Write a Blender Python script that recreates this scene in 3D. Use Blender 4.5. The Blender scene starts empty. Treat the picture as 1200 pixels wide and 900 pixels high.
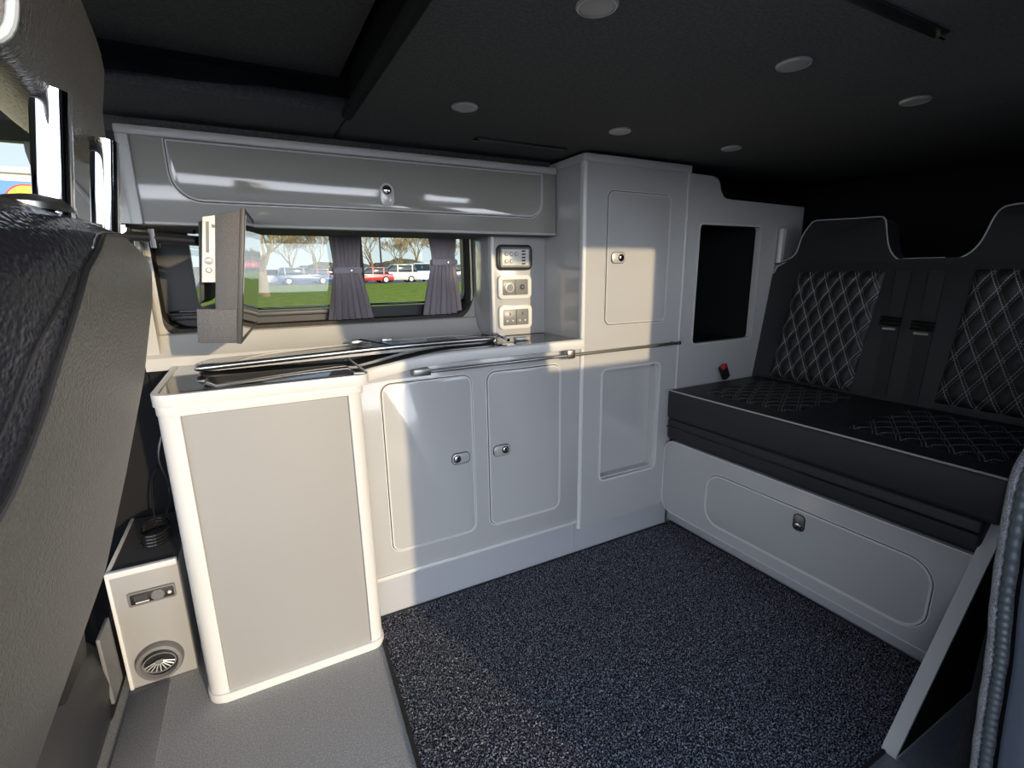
import bpy, bmesh, math, random
from mathutils import Vector, Matrix
random.seed(7)
PI = math.pi
scene = bpy.context.scene
COL = scene.collection

# ------------------------------------------------------------------ camera
CAM = Vector((0.2052, -1.426, 1.1039)); F = 570.66; PPY = 457.3
RT = Vector((0.88107103, -0.47276075, -0.01452961))
UP = Vector((0.12226937, 0.19798013, 0.97255029))
FW = Vector((0.45690703, 0.85866242, -0.23223872))

def at(u, v, x=None, y=None, z=None):
    """where the sight line through a pixel of the photograph meets a plane of the van"""
    d = RT * ((u - 600) / F) - UP * ((v - PPY) / F) + FW
    i, c = (0, x) if x is not None else (1, y) if y is not None else (2, z)
    return CAM + d * ((c - CAM[i]) / d[i])

cam_data = bpy.data.cameras.new('camera')
cam = bpy.data.objects.new('camera', cam_data); COL.objects.link(cam)
m = Matrix((RT, UP, -FW)).transposed().to_4x4(); m.translation = CAM
cam.matrix_world = m
cam_data.sensor_width = 36; cam_data.lens = F / 1200 * 36
cam_data.shift_y = (PPY - 450) / 1200
cam_data.clip_start = 0.02; cam_data.clip_end = 500
scene.camera = cam

# ------------------------------------------------------------------ materials
def mat(name, col, rough=0.5, metal=0.0, spec=0.5, bump=None, var=None, coat=0.0, trans=0.0, emit=None, ior=1.5):
    """bump=(scale, strength, distance); var=(scale, colour2, low, high)"""
    m = bpy.data.materials.new(name); m.use_nodes = True
    nt = m.node_tree; b = nt.nodes['Principled BSDF']
    b.inputs['Base Color'].default_value = (*col, 1)
    b.inputs['Roughness'].default_value = rough
    b.inputs['Metallic'].default_value = metal
    b.inputs['Specular IOR Level'].default_value = spec
    b.inputs['IOR'].default_value = ior
    b.inputs['Coat Weight'].default_value = coat
    b.inputs['Coat Roughness'].default_value = 0.06
    b.inputs['Transmission Weight'].default_value = trans
    if emit:
        b.inputs['Emission Color'].default_value = (*emit[0], 1); b.inputs['Emission Strength'].default_value = emit[1]
    tc = nt.nodes.new('ShaderNodeTexCoord')
    if bump:
        n = nt.nodes.new('ShaderNodeTexNoise'); n.inputs['Scale'].default_value = bump[0]; n.inputs['Detail'].default_value = 3
        bp = nt.nodes.new('ShaderNodeBump'); bp.inputs['Strength'].default_value = bump[1]; bp.inputs['Distance'].default_value = bump[2]
        nt.links.new(tc.outputs['Object'], n.inputs['Vector']); nt.links.new(n.outputs['Fac'], bp.inputs['Height'])
        nt.links.new(bp.outputs['Normal'], b.inputs['Normal'])
    if var:
        n = nt.nodes.new('ShaderNodeTexNoise'); n.inputs['Scale'].default_value = var[0]; n.inputs['Detail'].default_value = 2
        mr = nt.nodes.new('ShaderNodeMapRange'); mr.inputs['From Min'].default_value = var[2]; mr.inputs['From Max'].default_value = var[3]
        mx = nt.nodes.new('ShaderNodeMix'); mx.data_type = 'RGBA'
        mx.inputs['A'].default_value = (*col, 1); mx.inputs['B'].default_value = (*var[1], 1)
        nt.links.new(tc.outputs['Object'], n.inputs['Vector']); nt.links.new(n.outputs['Fac'], mr.inputs['Value'])
        nt.links.new(mr.outputs['Result'], mx.inputs['Factor']); nt.links.new(mx.outputs['Result'], b.inputs['Base Color'])
    return m

def leather_mat(name, col, rough, scale, strength, dist):
    m = mat(name, col, rough)
    nt = m.node_tree; b = nt.nodes['Principled BSDF']
    tc = nt.nodes.new('ShaderNodeTexCoord')
    v = nt.nodes.new('ShaderNodeTexVoronoi'); v.feature = 'SMOOTH_F1'; v.inputs['Scale'].default_value = scale
    n = nt.nodes.new('ShaderNodeTexNoise'); n.inputs['Scale'].default_value = scale * 0.5; n.inputs['Detail'].default_value = 3
    mm = nt.nodes.new('ShaderNodeMath'); mm.operation = 'ADD'
    bp = nt.nodes.new('ShaderNodeBump'); bp.invert = True; bp.inputs['Strength'].default_value = strength; bp.inputs['Distance'].default_value = dist
    nt.links.new(tc.outputs['Object'], v.inputs['Vector']); nt.links.new(tc.outputs['Object'], n.inputs['Vector'])
    nt.links.new(v.outputs['Distance'], mm.inputs[0]); nt.links.new(n.outputs['Fac'], mm.inputs[1])
    nt.links.new(mm.outputs[0], bp.inputs['Height']); nt.links.new(bp.outputs['Normal'], b.inputs['Normal'])
    return m

def quilt_mat(name, base, thread, du, dv):
    """vinyl with double rows of contrast stitching in diamonds, laid out in the panel's own metres (UV)"""
    m = mat(name, base, 0.55, bump=(900, 0.1, 0.001)); nt = m.node_tree; b = nt.nodes['Principled BSDF']
    uv = nt.nodes.new('ShaderNodeUVMap'); sx = nt.nodes.new('ShaderNodeSeparateXYZ'); nt.links.new(uv.outputs['UV'], sx.inputs[0])
    def M(op, a, c):
        k = nt.nodes.new('ShaderNodeMath'); k.operation = op
        for i, q in enumerate((a, c)):
            if q is None: continue
            if isinstance(q, (int, float)): k.inputs[i].default_value = q
            else: nt.links.new(q, k.inputs[i])
        return k.outputs[0]
    U = M('DIVIDE', sx.outputs[0], du); V = M('DIVIDE', sx.outputs[1], dv)
    masks = []
    for t, o in ((M('ADD', U, V), M('SUBTRACT', U, V)), (M('SUBTRACT', U, V), M('ADD', U, V))):
        fr = M('FRACT', t, None)
        d = M('ABSOLUTE', M('SUBTRACT', M('ABSOLUTE', M('SUBTRACT', fr, 0.5), None), 0.085), None)
        line = M('LESS_THAN', d, 0.02)
        dash = M('LESS_THAN', M('FRACT', M('MULTIPLY', o, 7.0), None), 0.72)
        masks.append(M('MULTIPLY', line, dash))
    mk = M('MAXIMUM', masks[0], masks[1])
    mx = nt.nodes.new('ShaderNodeMix'); mx.data_type = 'RGBA'
    mx.inputs['A'].default_value = (*base, 1); mx.inputs['B'].default_value = (*thread, 1)
    nt.links.new(mk, mx.inputs['Factor']); nt.links.new(mx.outputs['Result'], b.inputs['Base Color'])
    return m

GREY = (0.46, 0.46, 0.455)
M = {
 'laminate': mat('grey gloss laminate', GREY, 0.16, coat=0.5),
 'laminate_shaded': mat('shaded grey gloss laminate', (0.325, 0.318, 0.29), 0.10, coat=0.6),  # same grey laminate, darkened: the locker's shade is put into the colour
 'edge': mat('pale edging', (0.65, 0.645, 0.63), 0.30),
 'edge_dull': mat('grey edging', (0.52, 0.52, 0.50), 0.30),
 'groove': mat('dark groove', (0.015, 0.015, 0.015), 0.6),
 'worktop': mat('dark gloss worktop', (0.035, 0.035, 0.036), 0.05, coat=0.3),
 'glass_black': mat('black glass', (0.006, 0.006, 0.007), 0.03, coat=1.0),
 'steel': mat('brushed steel', (0.55, 0.55, 0.54), 0.28, 1.0),
 'chrome': mat('chrome', (0.86, 0.86, 0.86), 0.06, 1.0),
 'steel_dark': mat('worn steel', (0.30, 0.30, 0.29), 0.35, 1.0),
 'black': mat('black plastic', (0.012, 0.012, 0.013), 0.45),
 'black_gloss': mat('gloss black plastic', (0.012, 0.012, 0.012), 0.15),
 'dark_grey': mat('dark grey plastic', (0.045, 0.046, 0.048), 0.45, bump=(600, 0.15, 0.001)),
 'mid_grey': mat('mid grey plastic', (0.16, 0.16, 0.16), 0.4),
 'socket_grey': mat('socket grey', (0.20, 0.20, 0.195), 0.35),
 'white': mat('white plastic', (0.72, 0.71, 0.67), 0.35),
 'silver': mat('silver plastic', (0.55, 0.55, 0.53), 0.3, 0.3),
 'tv_case': mat('textured tv plastic', (0.055, 0.056, 0.064), 0.5, bump=(500, 0.5, 0.002), var=(620, (0.17, 0.17, 0.18), 0.5, 0.72)),
 'ceil_fabric': mat('black ceiling fabric', (0.10, 0.10, 0.098), 0.95, spec=0.15, bump=(350, 0.6, 0.004), var=(150, (0.14, 0.14, 0.136), 0.4, 0.75)),
 'canvas': mat('black canvas', (0.022, 0.022, 0.023), 0.9, spec=0.1, bump=(40, 0.3, 0.01)),
 'ledge_fabric': mat('dark ledge fabric', (0.06, 0.055, 0.05), 0.95, spec=0.1, bump=(400, 0.6, 0.004), var=(300, (0.16, 0.15, 0.13), 0.5, 0.8)),
 'carpet': mat('grey lining carpet', (0.26, 0.265, 0.275), 0.95, spec=0.1, bump=(500, 1.0, 0.006), var=(420, (0.50, 0.51, 0.53), 0.42, 0.72)),
 'mat_pile': mat('speckled mat pile', (0.014, 0.015, 0.019), 0.95, spec=0.1, var=(260, (0.50, 0.51, 0.57), 0.48, 0.68)),
 'binding': mat('black binding', (0.012, 0.012, 0.012), 0.7),
 'floor': mat('grey vinyl floor', (0.29, 0.30, 0.315), 0.5, bump=(300, 0.9, 0.004), var=(260, (0.45, 0.46, 0.475), 0.45, 0.7)),
 'vinyl': leather_mat('dark grain vinyl', (0.095, 0.088, 0.076), 0.38, 480, 0.8, 0.0012),
 'leather': leather_mat('black grain leather', (0.012, 0.012, 0.015), 0.30, 330, 0.8, 0.0011),
 'leather_pale': leather_mat('pale grain leather', (0.12, 0.108, 0.10), 0.7, 420, 0.9, 0.0020),
 'piping': mat('grey piping', (0.42, 0.44, 0.43), 0.5),
 'stitch': mat('grey stitching', (0.16, 0.16, 0.165), 0.6),
 'seat_vinyl': mat('black seat vinyl', (0.020, 0.020, 0.022), 0.5, bump=(700, 0.15, 0.001)),
 'quilt': quilt_mat('diamond quilted vinyl', (0.011, 0.011, 0.012), (0.27, 0.265, 0.26), 0.0606, 0.109),
 'belt': mat('belt webbing', (0.016, 0.016, 0.018), 0.6, bump=(900, 0.3, 0.001)),
 'red': mat('red plastic', (0.55, 0.03, 0.05), 0.4),
 'curtain': mat('grey curtain cloth', (0.46, 0.42, 0.445), 0.85, spec=0.15, bump=(700, 0.25, 0.001)),
 'lens': mat('frosted lamp lens', (0.42, 0.42, 0.41), 0.35),
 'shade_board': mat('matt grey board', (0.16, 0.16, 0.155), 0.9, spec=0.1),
 'trim_beige': mat('grey pillar plastic', (0.36, 0.34, 0.30), 0.5),
 'wall_panel': mat('grey wall panel', (0.46, 0.45, 0.42), 0.22, coat=0.3),
 'rear_lining': mat('black lining', (0.016, 0.016, 0.017), 0.95, spec=0.1, bump=(400, 0.6, 0.004)),
 'paint': mat('blue grey body paint', (0.16, 0.19, 0.24), 0.22, 0.3, coat=0.8),
 'rubber': mat('rubber seal', (0.05, 0.06, 0.068), 0.4),
 'kick': mat('grey kickboard', (0.42, 0.43, 0.455), 0.35),
 'beige_panel': mat('satin grey panel', (0.315, 0.312, 0.305), 0.55, spec=0.3),
 'grass': mat('grass', (0.18, 0.23, 0.022), 0.9, spec=0.1, bump=(6, 0.8, 0.2), var=(1.6, (0.30, 0.34, 0.05), 0.35, 0.7)),
 'tarmac': mat('tarmac', (0.16, 0.155, 0.15), 0.9),
 'bark': mat('bark', (0.20, 0.135, 0.07), 0.9, var=(8, (0.32, 0.22, 0.10), 0.4, 0.7)),
 'twig': mat('twigs', (0.34, 0.25, 0.13), 0.9),
 'hedge': mat('distant hedge', (0.085, 0.085, 0.055), 1.0, bump=(2, 1, 0.3), var=(2.5, (0.15, 0.13, 0.09), 0.4, 0.7)),
 'car_glass': mat('car glass', (0.02, 0.025, 0.03), 0.08),
 'tyre': mat('tyre', (0.015, 0.015, 0.015), 0.8),
 'shop_wall': mat('cream cladding', (0.72, 0.66, 0.48), 0.7),
 'shop_roof': mat('grey flashing', (0.35, 0.36, 0.38), 0.5),
 'sign_blue': mat('blue sign', (0.10, 0.22, 0.50), 0.4),
 'sign_yellow': mat('yellow sign', (0.95, 0.72, 0.02), 0.4),
 'sign_red': mat('red sign', (0.75, 0.05, 0.04), 0.4),
}
for k_, w_ in (('mat_pile', 0.12), ('floor', 0.1), ('carpet', 0.2)):
    b_ = M[k_].node_tree.nodes['Principled BSDF']; b_.inputs['Sheen Weight'].default_value = w_; b_.inputs['Sheen Roughness'].default_value = 0.35
def glass_mat(name, tint, refl):
    m = bpy.data.materials.new(name); m.use_nodes = True; nt = m.node_tree; nt.nodes.clear()
    o = nt.nodes.new('ShaderNodeOutputMaterial'); t = nt.nodes.new('ShaderNodeBsdfTransparent'); t.inputs[0].default_value = (*tint, 1)
    g = nt.nodes.new('ShaderNodeBsdfGlossy'); g.inputs['Roughness'].default_value = 0.02
    fr = nt.nodes.new('ShaderNodeFresnel'); fr.inputs['IOR'].default_value = refl
    mx = nt.nodes.new('ShaderNodeMixShader')
    nt.links.new(fr.outputs[0], mx.inputs[0]); nt.links.new(t.outputs[0], mx.inputs[1]); nt.links.new(g.outputs[0], mx.inputs[2])
    nt.links.new(mx.outputs[0], o.inputs['Surface'])
    return m
M['pane'] = glass_mat('window pane', (0.86, 0.90, 0.87), 1.35)
M['pane_tint'] = glass_mat('sliding pane', (0.80, 0.84, 0.82), 1.45)

# ------------------------------------------------------------------ mesh helpers
XZ = lambda a, b, d: Vector((a, d, b))      # drawn on x,z ; depth along y
YZ = lambda a, b, d: Vector((d, a, b))      # drawn on y,z ; depth along x
XY = lambda a, b, d: Vector((a, b, d))      # drawn on x,y ; depth along z

def rr(x0, x1, z0, z1, r, n=6):
    """rounded rectangle loop; r a number or four radii (bl, br, tr, tl)"""
    if isinstance(r, (int, float)): r = (r,) * 4
    out = []
    for (cx, cz, q, a0) in ((x0, z0, r[0], PI), (x1, z0, r[1], 1.5 * PI), (x1, z1, r[2], 0), (x0, z1, r[3], .5 * PI)):
        sx = 1 if cx == x0 else -1; sz = 1 if cz == z0 else -1
        for i in range(n + 1):
            a = a0 + i / n * PI / 2
            out.append((cx + sx * q + q * math.cos(a), cz + sz * q + q * math.sin(a)))
    return out
def offset_rr(x0, x1, z0, z1, r, d, n=6):
    rr_ = tuple(max(0.0005, q + d) for q in ((r,) * 4 if isinstance(r, (int, float)) else r))
    return rr(x0 - d, x1 + d, z0 - d, z1 + d, rr_, n)

def smooth_path(pts, n=8):
    pts = [Vector(p) for p in pts]; out = []
    for i in range(len(pts) - 1):
        p0 = pts[max(i - 1, 0)]; p1 = pts[i]; p2 = pts[i + 1]; p3 = pts[min(i + 2, len(pts) - 1)]
        for k in range(n):
            t = k / n
            out.append(0.5 * ((2 * p1) + (p2 - p0) * t + (2 * p0 - 5 * p1 + 4 * p2 - p3) * t * t + (3 * p1 - p0 - 3 * p2 + p3) * t ** 3))
    out.append(pts[-1]); return out

def rounded(loop, r, n=4):
    out = []
    for i, p_ in enumerate(loop):
        p_ = Vector((*p_, 0)); a_ = (Vector((*loop[i - 1], 0)) - p_).normalized(); c_ = (Vector((*loop[(i + 1) % len(loop)], 0)) - p_).normalized()
        A, B = p_ + a_ * r, p_ + c_ * r
        for k in range(n + 1):
            t = k / n; w = A * (1 - t) ** 2 + p_ * 2 * t * (1 - t) + B * t * t; out.append((w.x, w.y))
    return out
class MB:
    def __init__(s): s.bm = bmesh.new()
    def _bev(s, edges, r, seg):
        if r > 0: bmesh.ops.bevel(s.bm, geom=edges, offset=r, segments=seg, profile=0.5, affect='EDGES', clamp_overlap=True)
    def box(s, a, b, bev=0.0, seg=2, M_=None):
        vs = [s.bm.verts.new((x, y, z)) for z in (a[2], b[2]) for y in (a[1], b[1]) for x in (a[0], b[0])]
        if M_:
            for v in vs: v.co = M_ @ v.co
        f = [(0, 2, 3, 1), (4, 5, 7, 6), (0, 1, 5, 4), (2, 6, 7, 3), (0, 4, 6, 2), (1, 3, 7, 5)]
        fs = [s.bm.faces.new([vs[i] for i in q]) for q in f]
        if bev: s._bev(list({e for q in fs for e in q.edges}), bev, seg)
        return s
    def prism(s, loop, mp, d0, d1, bev=0.0, seg=2, M_=None):
        va = [s.bm.verts.new(mp(a, b, d0)) for a, b in loop]; vb = [s.bm.verts.new(mp(a, b, d1)) for a, b in loop]
        if M_:
            for v in va + vb: v.co = M_ @ v.co
        n = len(loop); fa = s.bm.faces.new(va); fb = s.bm.faces.new(vb[::-1])
        for i in range(n): s.bm.faces.new((va[i], vb[i], vb[(i + 1) % n], va[(i + 1) % n]))
        if bev: s._bev(list(set(fa.edges) | set(fb.edges)), bev, seg)
        return s
    def ring(s, lo, li, mp, d0, d1):
        n = len(lo); A = [[s.bm.verts.new(mp(a, b, d)) for a, b in L] for L, d in ((lo, d0), (lo, d1), (li, d1), (li, d0))]
        for k in range(4):
            P, Q = A[k], A[(k + 1) % 4]
            for i in range(n): s.bm.faces.new((P[i], P[(i + 1) % n], Q[(i + 1) % n], Q[i]))
        return s
    def plate(s, outer, holes, mp, d0, d1):
        """flat plate with openings"""
        loops = [outer] + holes; faces0 = None
        for d in (d0, d1):
            es = []; rings = []
            for L in loops:
                vs = [s.bm.verts.new(mp(a, b, d)) for a, b in L]; rings.append(vs)
                es += [s.bm.edges.new((vs[i], vs[(i + 1) % len(vs)])) for i in range(len(vs))]
            bmesh.ops.triangle_fill(s.bm, use_beauty=True, use_dissolve=False, edges=es)
            if faces0 is None: faces0 = rings
            else:
                for A, B in zip(faces0, rings):
                    for i in range(len(A)):
                        j = (i + 1) % len(A); s.bm.faces.new((A[i], A[j], B[j], B[i]))
        return s
    def tube(s, pts, r, n=10, closed=False, flat=1.0):
        pts = [Vector(p) for p in pts]; N = len(pts); rings = []
        t_prev = None; nrm = None
        for i, p in enumerate(pts):
            if closed: t = (pts[(i + 1) % N] - pts[i - 1])
            else: t = pts[min(i + 1, N - 1)] - pts[max(i - 1, 0)]
            t.normalize()
            if nrm is None:
                h = Vector((0, 0, 1)) if abs(t.z) < 0.9 else Vector((1, 0, 0))
                nrm = t.cross(h).normalized()
            else:
                nrm = (nrm - t * nrm.dot(t)).normalized()
            bn = t.cross(nrm); rad = r[i] if isinstance(r, (list, tuple)) else r
            rings.append([s.bm.verts.new(p + nrm * math.cos(2 * PI * k / n) * rad * flat + bn * math.sin(2 * PI * k / n) * rad) for k in range(n)])
        for i in range(N if closed else N - 1):
            A, B = rings[i], rings[(i + 1) % N]
            for k in range(n): s.bm.faces.new((A[k], A[(k + 1) % n], B[(k + 1) % n], B[k]))
        if not closed:
            s.bm.faces.new(rings[0][::-1]); s.bm.faces.new(rings[-1])
        return s
    def lathe(s, prof, mp, n=24, cap=True):
        """prof: (radius, depth) pairs; mp(a,b,d) places the circle"""
        rings = [[s.bm.verts.new(mp(r * math.cos(2 * PI * k / n), r * math.sin(2 * PI * k / n), d)) for k in range(n)] for r, d in prof]
        for A, B in zip(rings, rings[1:]):
            for k in range(n): s.bm.faces.new((A[k], A[(k + 1) % n], B[(k + 1) % n], B[k]))
        if cap: s.bm.faces.new(rings[0][::-1]); s.bm.faces.new(rings[-1])
        return s
    def sheet(s, nu, nv, fn, uv=None, thick=None, closed_u=False, keep=None):
        V = [[s.bm.verts.new(fn(i / nu, j / nv)) for j in range(nv + 1)] for i in range(nu if closed_u else nu + 1)]
        lay = s.bm.loops.layers.uv.verify() if uv else None
        for i in range(nu):
            for j in range(nv):
                if keep and not keep((i + .5) / nu, (j + .5) / nv): continue
                i2 = (i + 1) % len(V)
                f = s.bm.faces.new((V[i][j], V[i2][j], V[i2][j + 1], V[i][j + 1]))
                if uv:
                    for lp, (a, b) in zip(f.loops, ((i, j), (i + 1, j), (i + 1, j + 1), (i, j + 1))): lp[lay].uv = uv(a / nu, b / nv)
        return s
    def build(s, name, material, parent=None, sharp=35, fix=True):
        bm = s.bm
        loose = [v for v in bm.verts if not v.link_faces]
        if loose: bmesh.ops.delete(bm, geom=loose, context='VERTS')
        if fix: bmesh.ops.recalc_face_normals(bm, faces=bm.faces)
        me = bpy.data.meshes.new(name); bm.to_mesh(me); bm.free()
        for p in me.polygons: p.use_smooth = True
        me.set_sharp_from_angle(angle=math.radians(sharp))
        me.materials.append(M[material] if isinstance(material, str) else material)
        o = bpy.data.objects.new(name, me); COL.objects.link(o)
        if parent is not None:
            o.parent = parent; o.matrix_parent_inverse = world_of(parent).inverted()
        return o
def world_of(o):
    mw = Matrix.Translation(o.location)
    return mw if o.parent is None else Matrix.Identity(4) if o.type == 'MESH' else mw
def thing(name, label, cat, loc, group=None):
    o = bpy.data.objects.new(name, None); COL.objects.link(o); o.empty_display_size = 0.05
    o.location = loc; o['label'] = label; o['category'] = cat
    if group: o['group'] = group
    return o
def tag(o, label, cat, group=None):
    o['label'] = label; o['category'] = cat
    if group: o['group'] = group
    return o
def struct(o): o['kind'] = 'structure'; return o
def copy_tree(o, parent=None):
    c = o.copy(); COL.objects.link(c)
    if parent is not None:
        c.parent = parent; c.matrix_parent_inverse = o.matrix_parent_inverse.copy()
    for ch in list(o.children): copy_tree(ch, c)
    return c

def lined_panel(name, x0, x1, z0, z1, r, parent, mp, d, out, material='laminate', proud=0.003, lip=0.004, edge='edge'):
    """a slab standing proud of face d (towards out), with a pale lip and a dark gap round it"""
    o = MB().prism(rr(x0, x1, z0, z1, r), mp, d + out * proud, d - out * 0.004, bev=0.0008).build(name, material, parent)
    MB().ring(offset_rr(x0, x1, z0, z1, r, lip * 0.25), offset_rr(x0, x1, z0, z1, r, -lip * 0.75), mp, d + out * (proud + 0.0015), d).build('edging', edge, o)
    MB().ring(offset_rr(x0, x1, z0, z1, r, 0.004), offset_rr(x0, x1, z0, z1, r, 0.0005), mp, d + out * 0.0006, d - out * 0.002).build('shadow_gap', 'groove', o)
    MB().ring(offset_rr(x0, x1, z0, z1, r, 0.0068), offset_rr(x0, x1, z0, z1, r, 0.0038), mp, d + out * 0.0016, d - out * 0.002).build('outer_edging', edge, o)
    return o
def push_latch(parent, cx, cz, w, h, mp, d, out, dark=False, side=1):
    """oval push-button latch: rim plate, recess, button"""
    r = min(w, h) / 2 * 0.98; s = 1 if w > h else 0
    o = MB().prism(rr(cx - w / 2, cx + w / 2, cz - h / 2, cz + h / 2, r * 0.75), mp, d + out * 0.004, d, bev=0.0012).build('latch', 'steel_dark' if dark else 'silver', parent)
    MB().ring(offset_rr(cx - w / 2, cx + w / 2, cz - h / 2, cz + h / 2, r * 0.75, 0.0022), offset_rr(cx - w / 2, cx + w / 2, cz - h / 2, cz + h / 2, r * 0.75, -0.0005), mp, d + out * 0.0025, d).build('latch_rim', 'groove', o)
    q = min(w, h) * 0.30; off = (max(w, h) / 2 - q * 1.5) * side
    bx, bz = (cx + off, cz) if s else (cx, cz + off)
    c = mp(bx, bz, 0)
    MB().lathe([(q * 1.25, d + out * 0.0035), (q * 1.25, d + out * 0.0046)], lambda a, b, dd: mp(bx + a, bz + b, dd), 20).build('button_well', 'groove', o)
    MB().lathe([(q, d + out * 0.004), (q, d + out * 0.007), (q * 0.8, d + out * 0.008)], lambda a, b, dd: mp(bx + a * .95, bz + b * .95, dd), 20).build('push_button', 'chrome', o)
    return o

# ------------------------------------------------------------------ setting: van shell
WALL_Y = 0.42
struct(MB().box((-2.2, -1.5, -0.03), (2.8, 0.56, 0.0)).build('floor', 'floor'))
# ceiling: rear section, side strips round the roof hatch, and the front
b = MB()
b.box((0.49, -1.25, 1.5), (2.8, 0.56, 1.54), 0.01); b.box((1.12, -1.5, 1.5), (2.8, -1.25, 1.54))
b.box((-1.4, -0.05, 1.5), (0.489, 0.56, 1.54), 0.008)
b.box((-1.4, -1.25, 1.5), (0.489, -1.05, 1.54), 0.008)
b.box((-2.2, -1.5, 1.5), (-1.4, 0.56, 1.54))
struct(b.build('ceiling', 'ceil_fabric'))
# lowered roof bed board above the hatch with its canvas sides
b = MB(); b.box((-1.4, -1.05, 1.575), (0.47, -0.055, 1.60), 0.004)
struct(b.build('ceiling_hatch', 'ceil_fabric'))
b = MB(); b.box((-1.4, -0.05, 1.535), (0.49, -0.03, 1.66)); b.box((-1.4, -1.07, 1.535), (0.49, -1.05, 1.66)); b.box((0.49, -1.07, 1.535), (0.51, -0.03, 1.66)); b.box((-1.42, -1.07, 1.535), (-1.4, -0.03, 1.66))
b.box((-1.42, -1.07, 1.66), (0.51, -0.03, 1.67))
struct(b.build('ceiling_canvas', 'canvas'))
b = MB(); b.tube([(0.482, -1.05, 1.497), (0.482, -0.05, 1.497)], 0.014, 10); struct(b.build('trim_1', 'canvas'))
# soft canvas folds hanging beside the hatch
b = MB()
b.sheet(40, 6, lambda u, v: Vector((-0.55 + 1.0 * u, -0.058 + 0.012 * math.sin(u * 19) * v - 0.02 * v * (1 - u), 1.56 - (0.072 - 0.05 * u) * v)))
b.sheet(40, 6, lambda u, v: Vector((-0.55 + 1.0 * u, -0.055 + 0.012 * math.sin(u * 19) * v - 0.02 * v * (1 - u), 1.56 - (0.072 - 0.05 * u) * v)))
struct(b.build('trim_2', 'canvas', fix=False))

# far wall: panel with the window opening, then the deeper body skin
ap = rr(-0.03, 1.012, 0.925, 1.335, (0.05, 0.10, 0.10, 0.05), 8)
b = MB(); b.plate([(-0.09, 0.0), (1.75, 0.0), (1.75, 1.5), (-0.09, 1.5)], [ap], XZ, WALL_Y, WALL_Y + 0.012)
struct(b.build('wall_left', 'wall_panel'))
b = MB(); b.ring(offset_rr(-0.03, 1.012, 0.925, 1.335, (0.05, 0.10, 0.10, 0.05), 0.002, 8), rr(-0.03, 1.018, 0.95, 1.33, (0.05, 0.09, 0.09, 0.05), 8), XZ, WALL_Y - 0.003, 0.52)
struct(b.build('trim_3', 'ledge_fabric'))
b = MB()
b.plate([(-1.9, -0.5), (2.8, -0.5), (2.8, 1.54), (-1.9, 1.54)], [rr(-0.03, 1.03, 0.955, 1.36, 0.08, 8), rr(-1.25, -0.235, 1.0, 1.485, (0.05, 0.05, 0.03, 0.05), 8)], XZ, 0.52, 0.56)
struct(b.build('wall_outer', 'rear_lining'))
# cab side lining and pillar
b = MB()
b.plate([(-1.9, 0.0), (-0.09, 0.0), (-0.09, 1.5), (-1.9, 1.5)], [rr(-1.22, -0.245, 1.02, 1.472, (0.05, 0.05, 0.03, 0.05), 8)], XZ, 0.47, 0.50)
struct(b.build('wall_cab', 'trim_beige'))
struct(MB().box((-1.9, 0.435, 0.0), (-0.092, 0.468, 1.0), 0.01).build('trim_15', 'rear_lining'))  # matt black door card, added to darken the cab side
struct(MB().box((-0.09, 0.412, 0.0), (0.0, 0.4195, 0.86)).build('trim_14', 'rear_lining'))  # matt black sheet added over the wall to keep this gap dark
b = MB(); b.prism([(-0.29, 0.92), (-0.11, 0.92), (-0.08, 1.5), (-0.27, 1.5), (-0.268, 1.44), (-0.258, 1.36), (-0.25, 1.2)], XZ, 0.43, 0.475, 0.008)
struct(b.build('trim_4', 'trim_beige'))
b = MB(); b.tube(smooth_path([(-0.60, 0.44, 1.60), (-0.33, 0.435, 1.535), (-0.236, 0.435, 1.465), (-0.20, 0.43, 1.40), (-0.12, 0.42, 1.27), (-0.09, 0.41, 1.2)], 6), 0.008, 8)
struct(b.build('trim_5', 'wall_panel'))
# rear
struct(MB().box((2.75, -1.5, -0.02), (2.8, 0.56, 1.52)).build('wall_rear', 'rear_lining'))
struct(MB().box((1.75, 0.40, 0.0), (2.76, 0.43, 1.5)).build('wall_left_rear', 'rear_lining'))
# near side wall with its window (behind the door pillar) and the sliding door standing open outside it
SUN_S, SUN_T = 0.263, 0.19
wx0, wx1, wz0, wz1 = 1.10, 1.585, 0.758, 1.19
def sunwin(y): return (wx0 - SUN_S * y, wx1 - SUN_S * y, wz0 - SUN_T * y, wz1 - SUN_T * y)
a = sunwin(-1.40)
winhole = rounded([(a[0], a[2]), (a[1], a[2]), (a[1], a[3]), (a[0] + 0.075, a[3]), (a[0] + 0.045, 1.495), (a[0] - 0.055, 1.495)], 0.012)  # out of view; corner raised so the sun reaches the socket column
b = MB(); b.plate([(1.12, -0.02), (2.8, -0.02), (2.8, 1.52), (1.12, 1.52)], [winhole], XZ, -1.42, -1.38)
struct(b.build('wall_right', 'rear_lining'))
b = MB(); b.tube([(x_, -1.385, z_) for x_, z_ in winhole], 0.006, 8, True); wn = struct(b.build('window_2', 'black'))
a2 = sunwin(-1.55); a2 = (a2[0] - 0.11, a2[1] + 0.06, a2[2] - 0.05, 1.60)  # opening enlarged and raised so the sun passes the unseen door
b = MB(); b.plate([(1.0, -0.15), (2.25, -0.15), (2.25, 1.63), (1.0, 1.63)], [rr(*a2, 0.02)], XZ, -1.57, -1.53)
struct(b.build('door_1', 'paint'))
# front bulkhead and cab nearside pillar
struct(MB().box((-2.2, -1.5, -0.03), (-2.1, 0.56, 0.9)).build('wall_front', 'dark_grey'))

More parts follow.
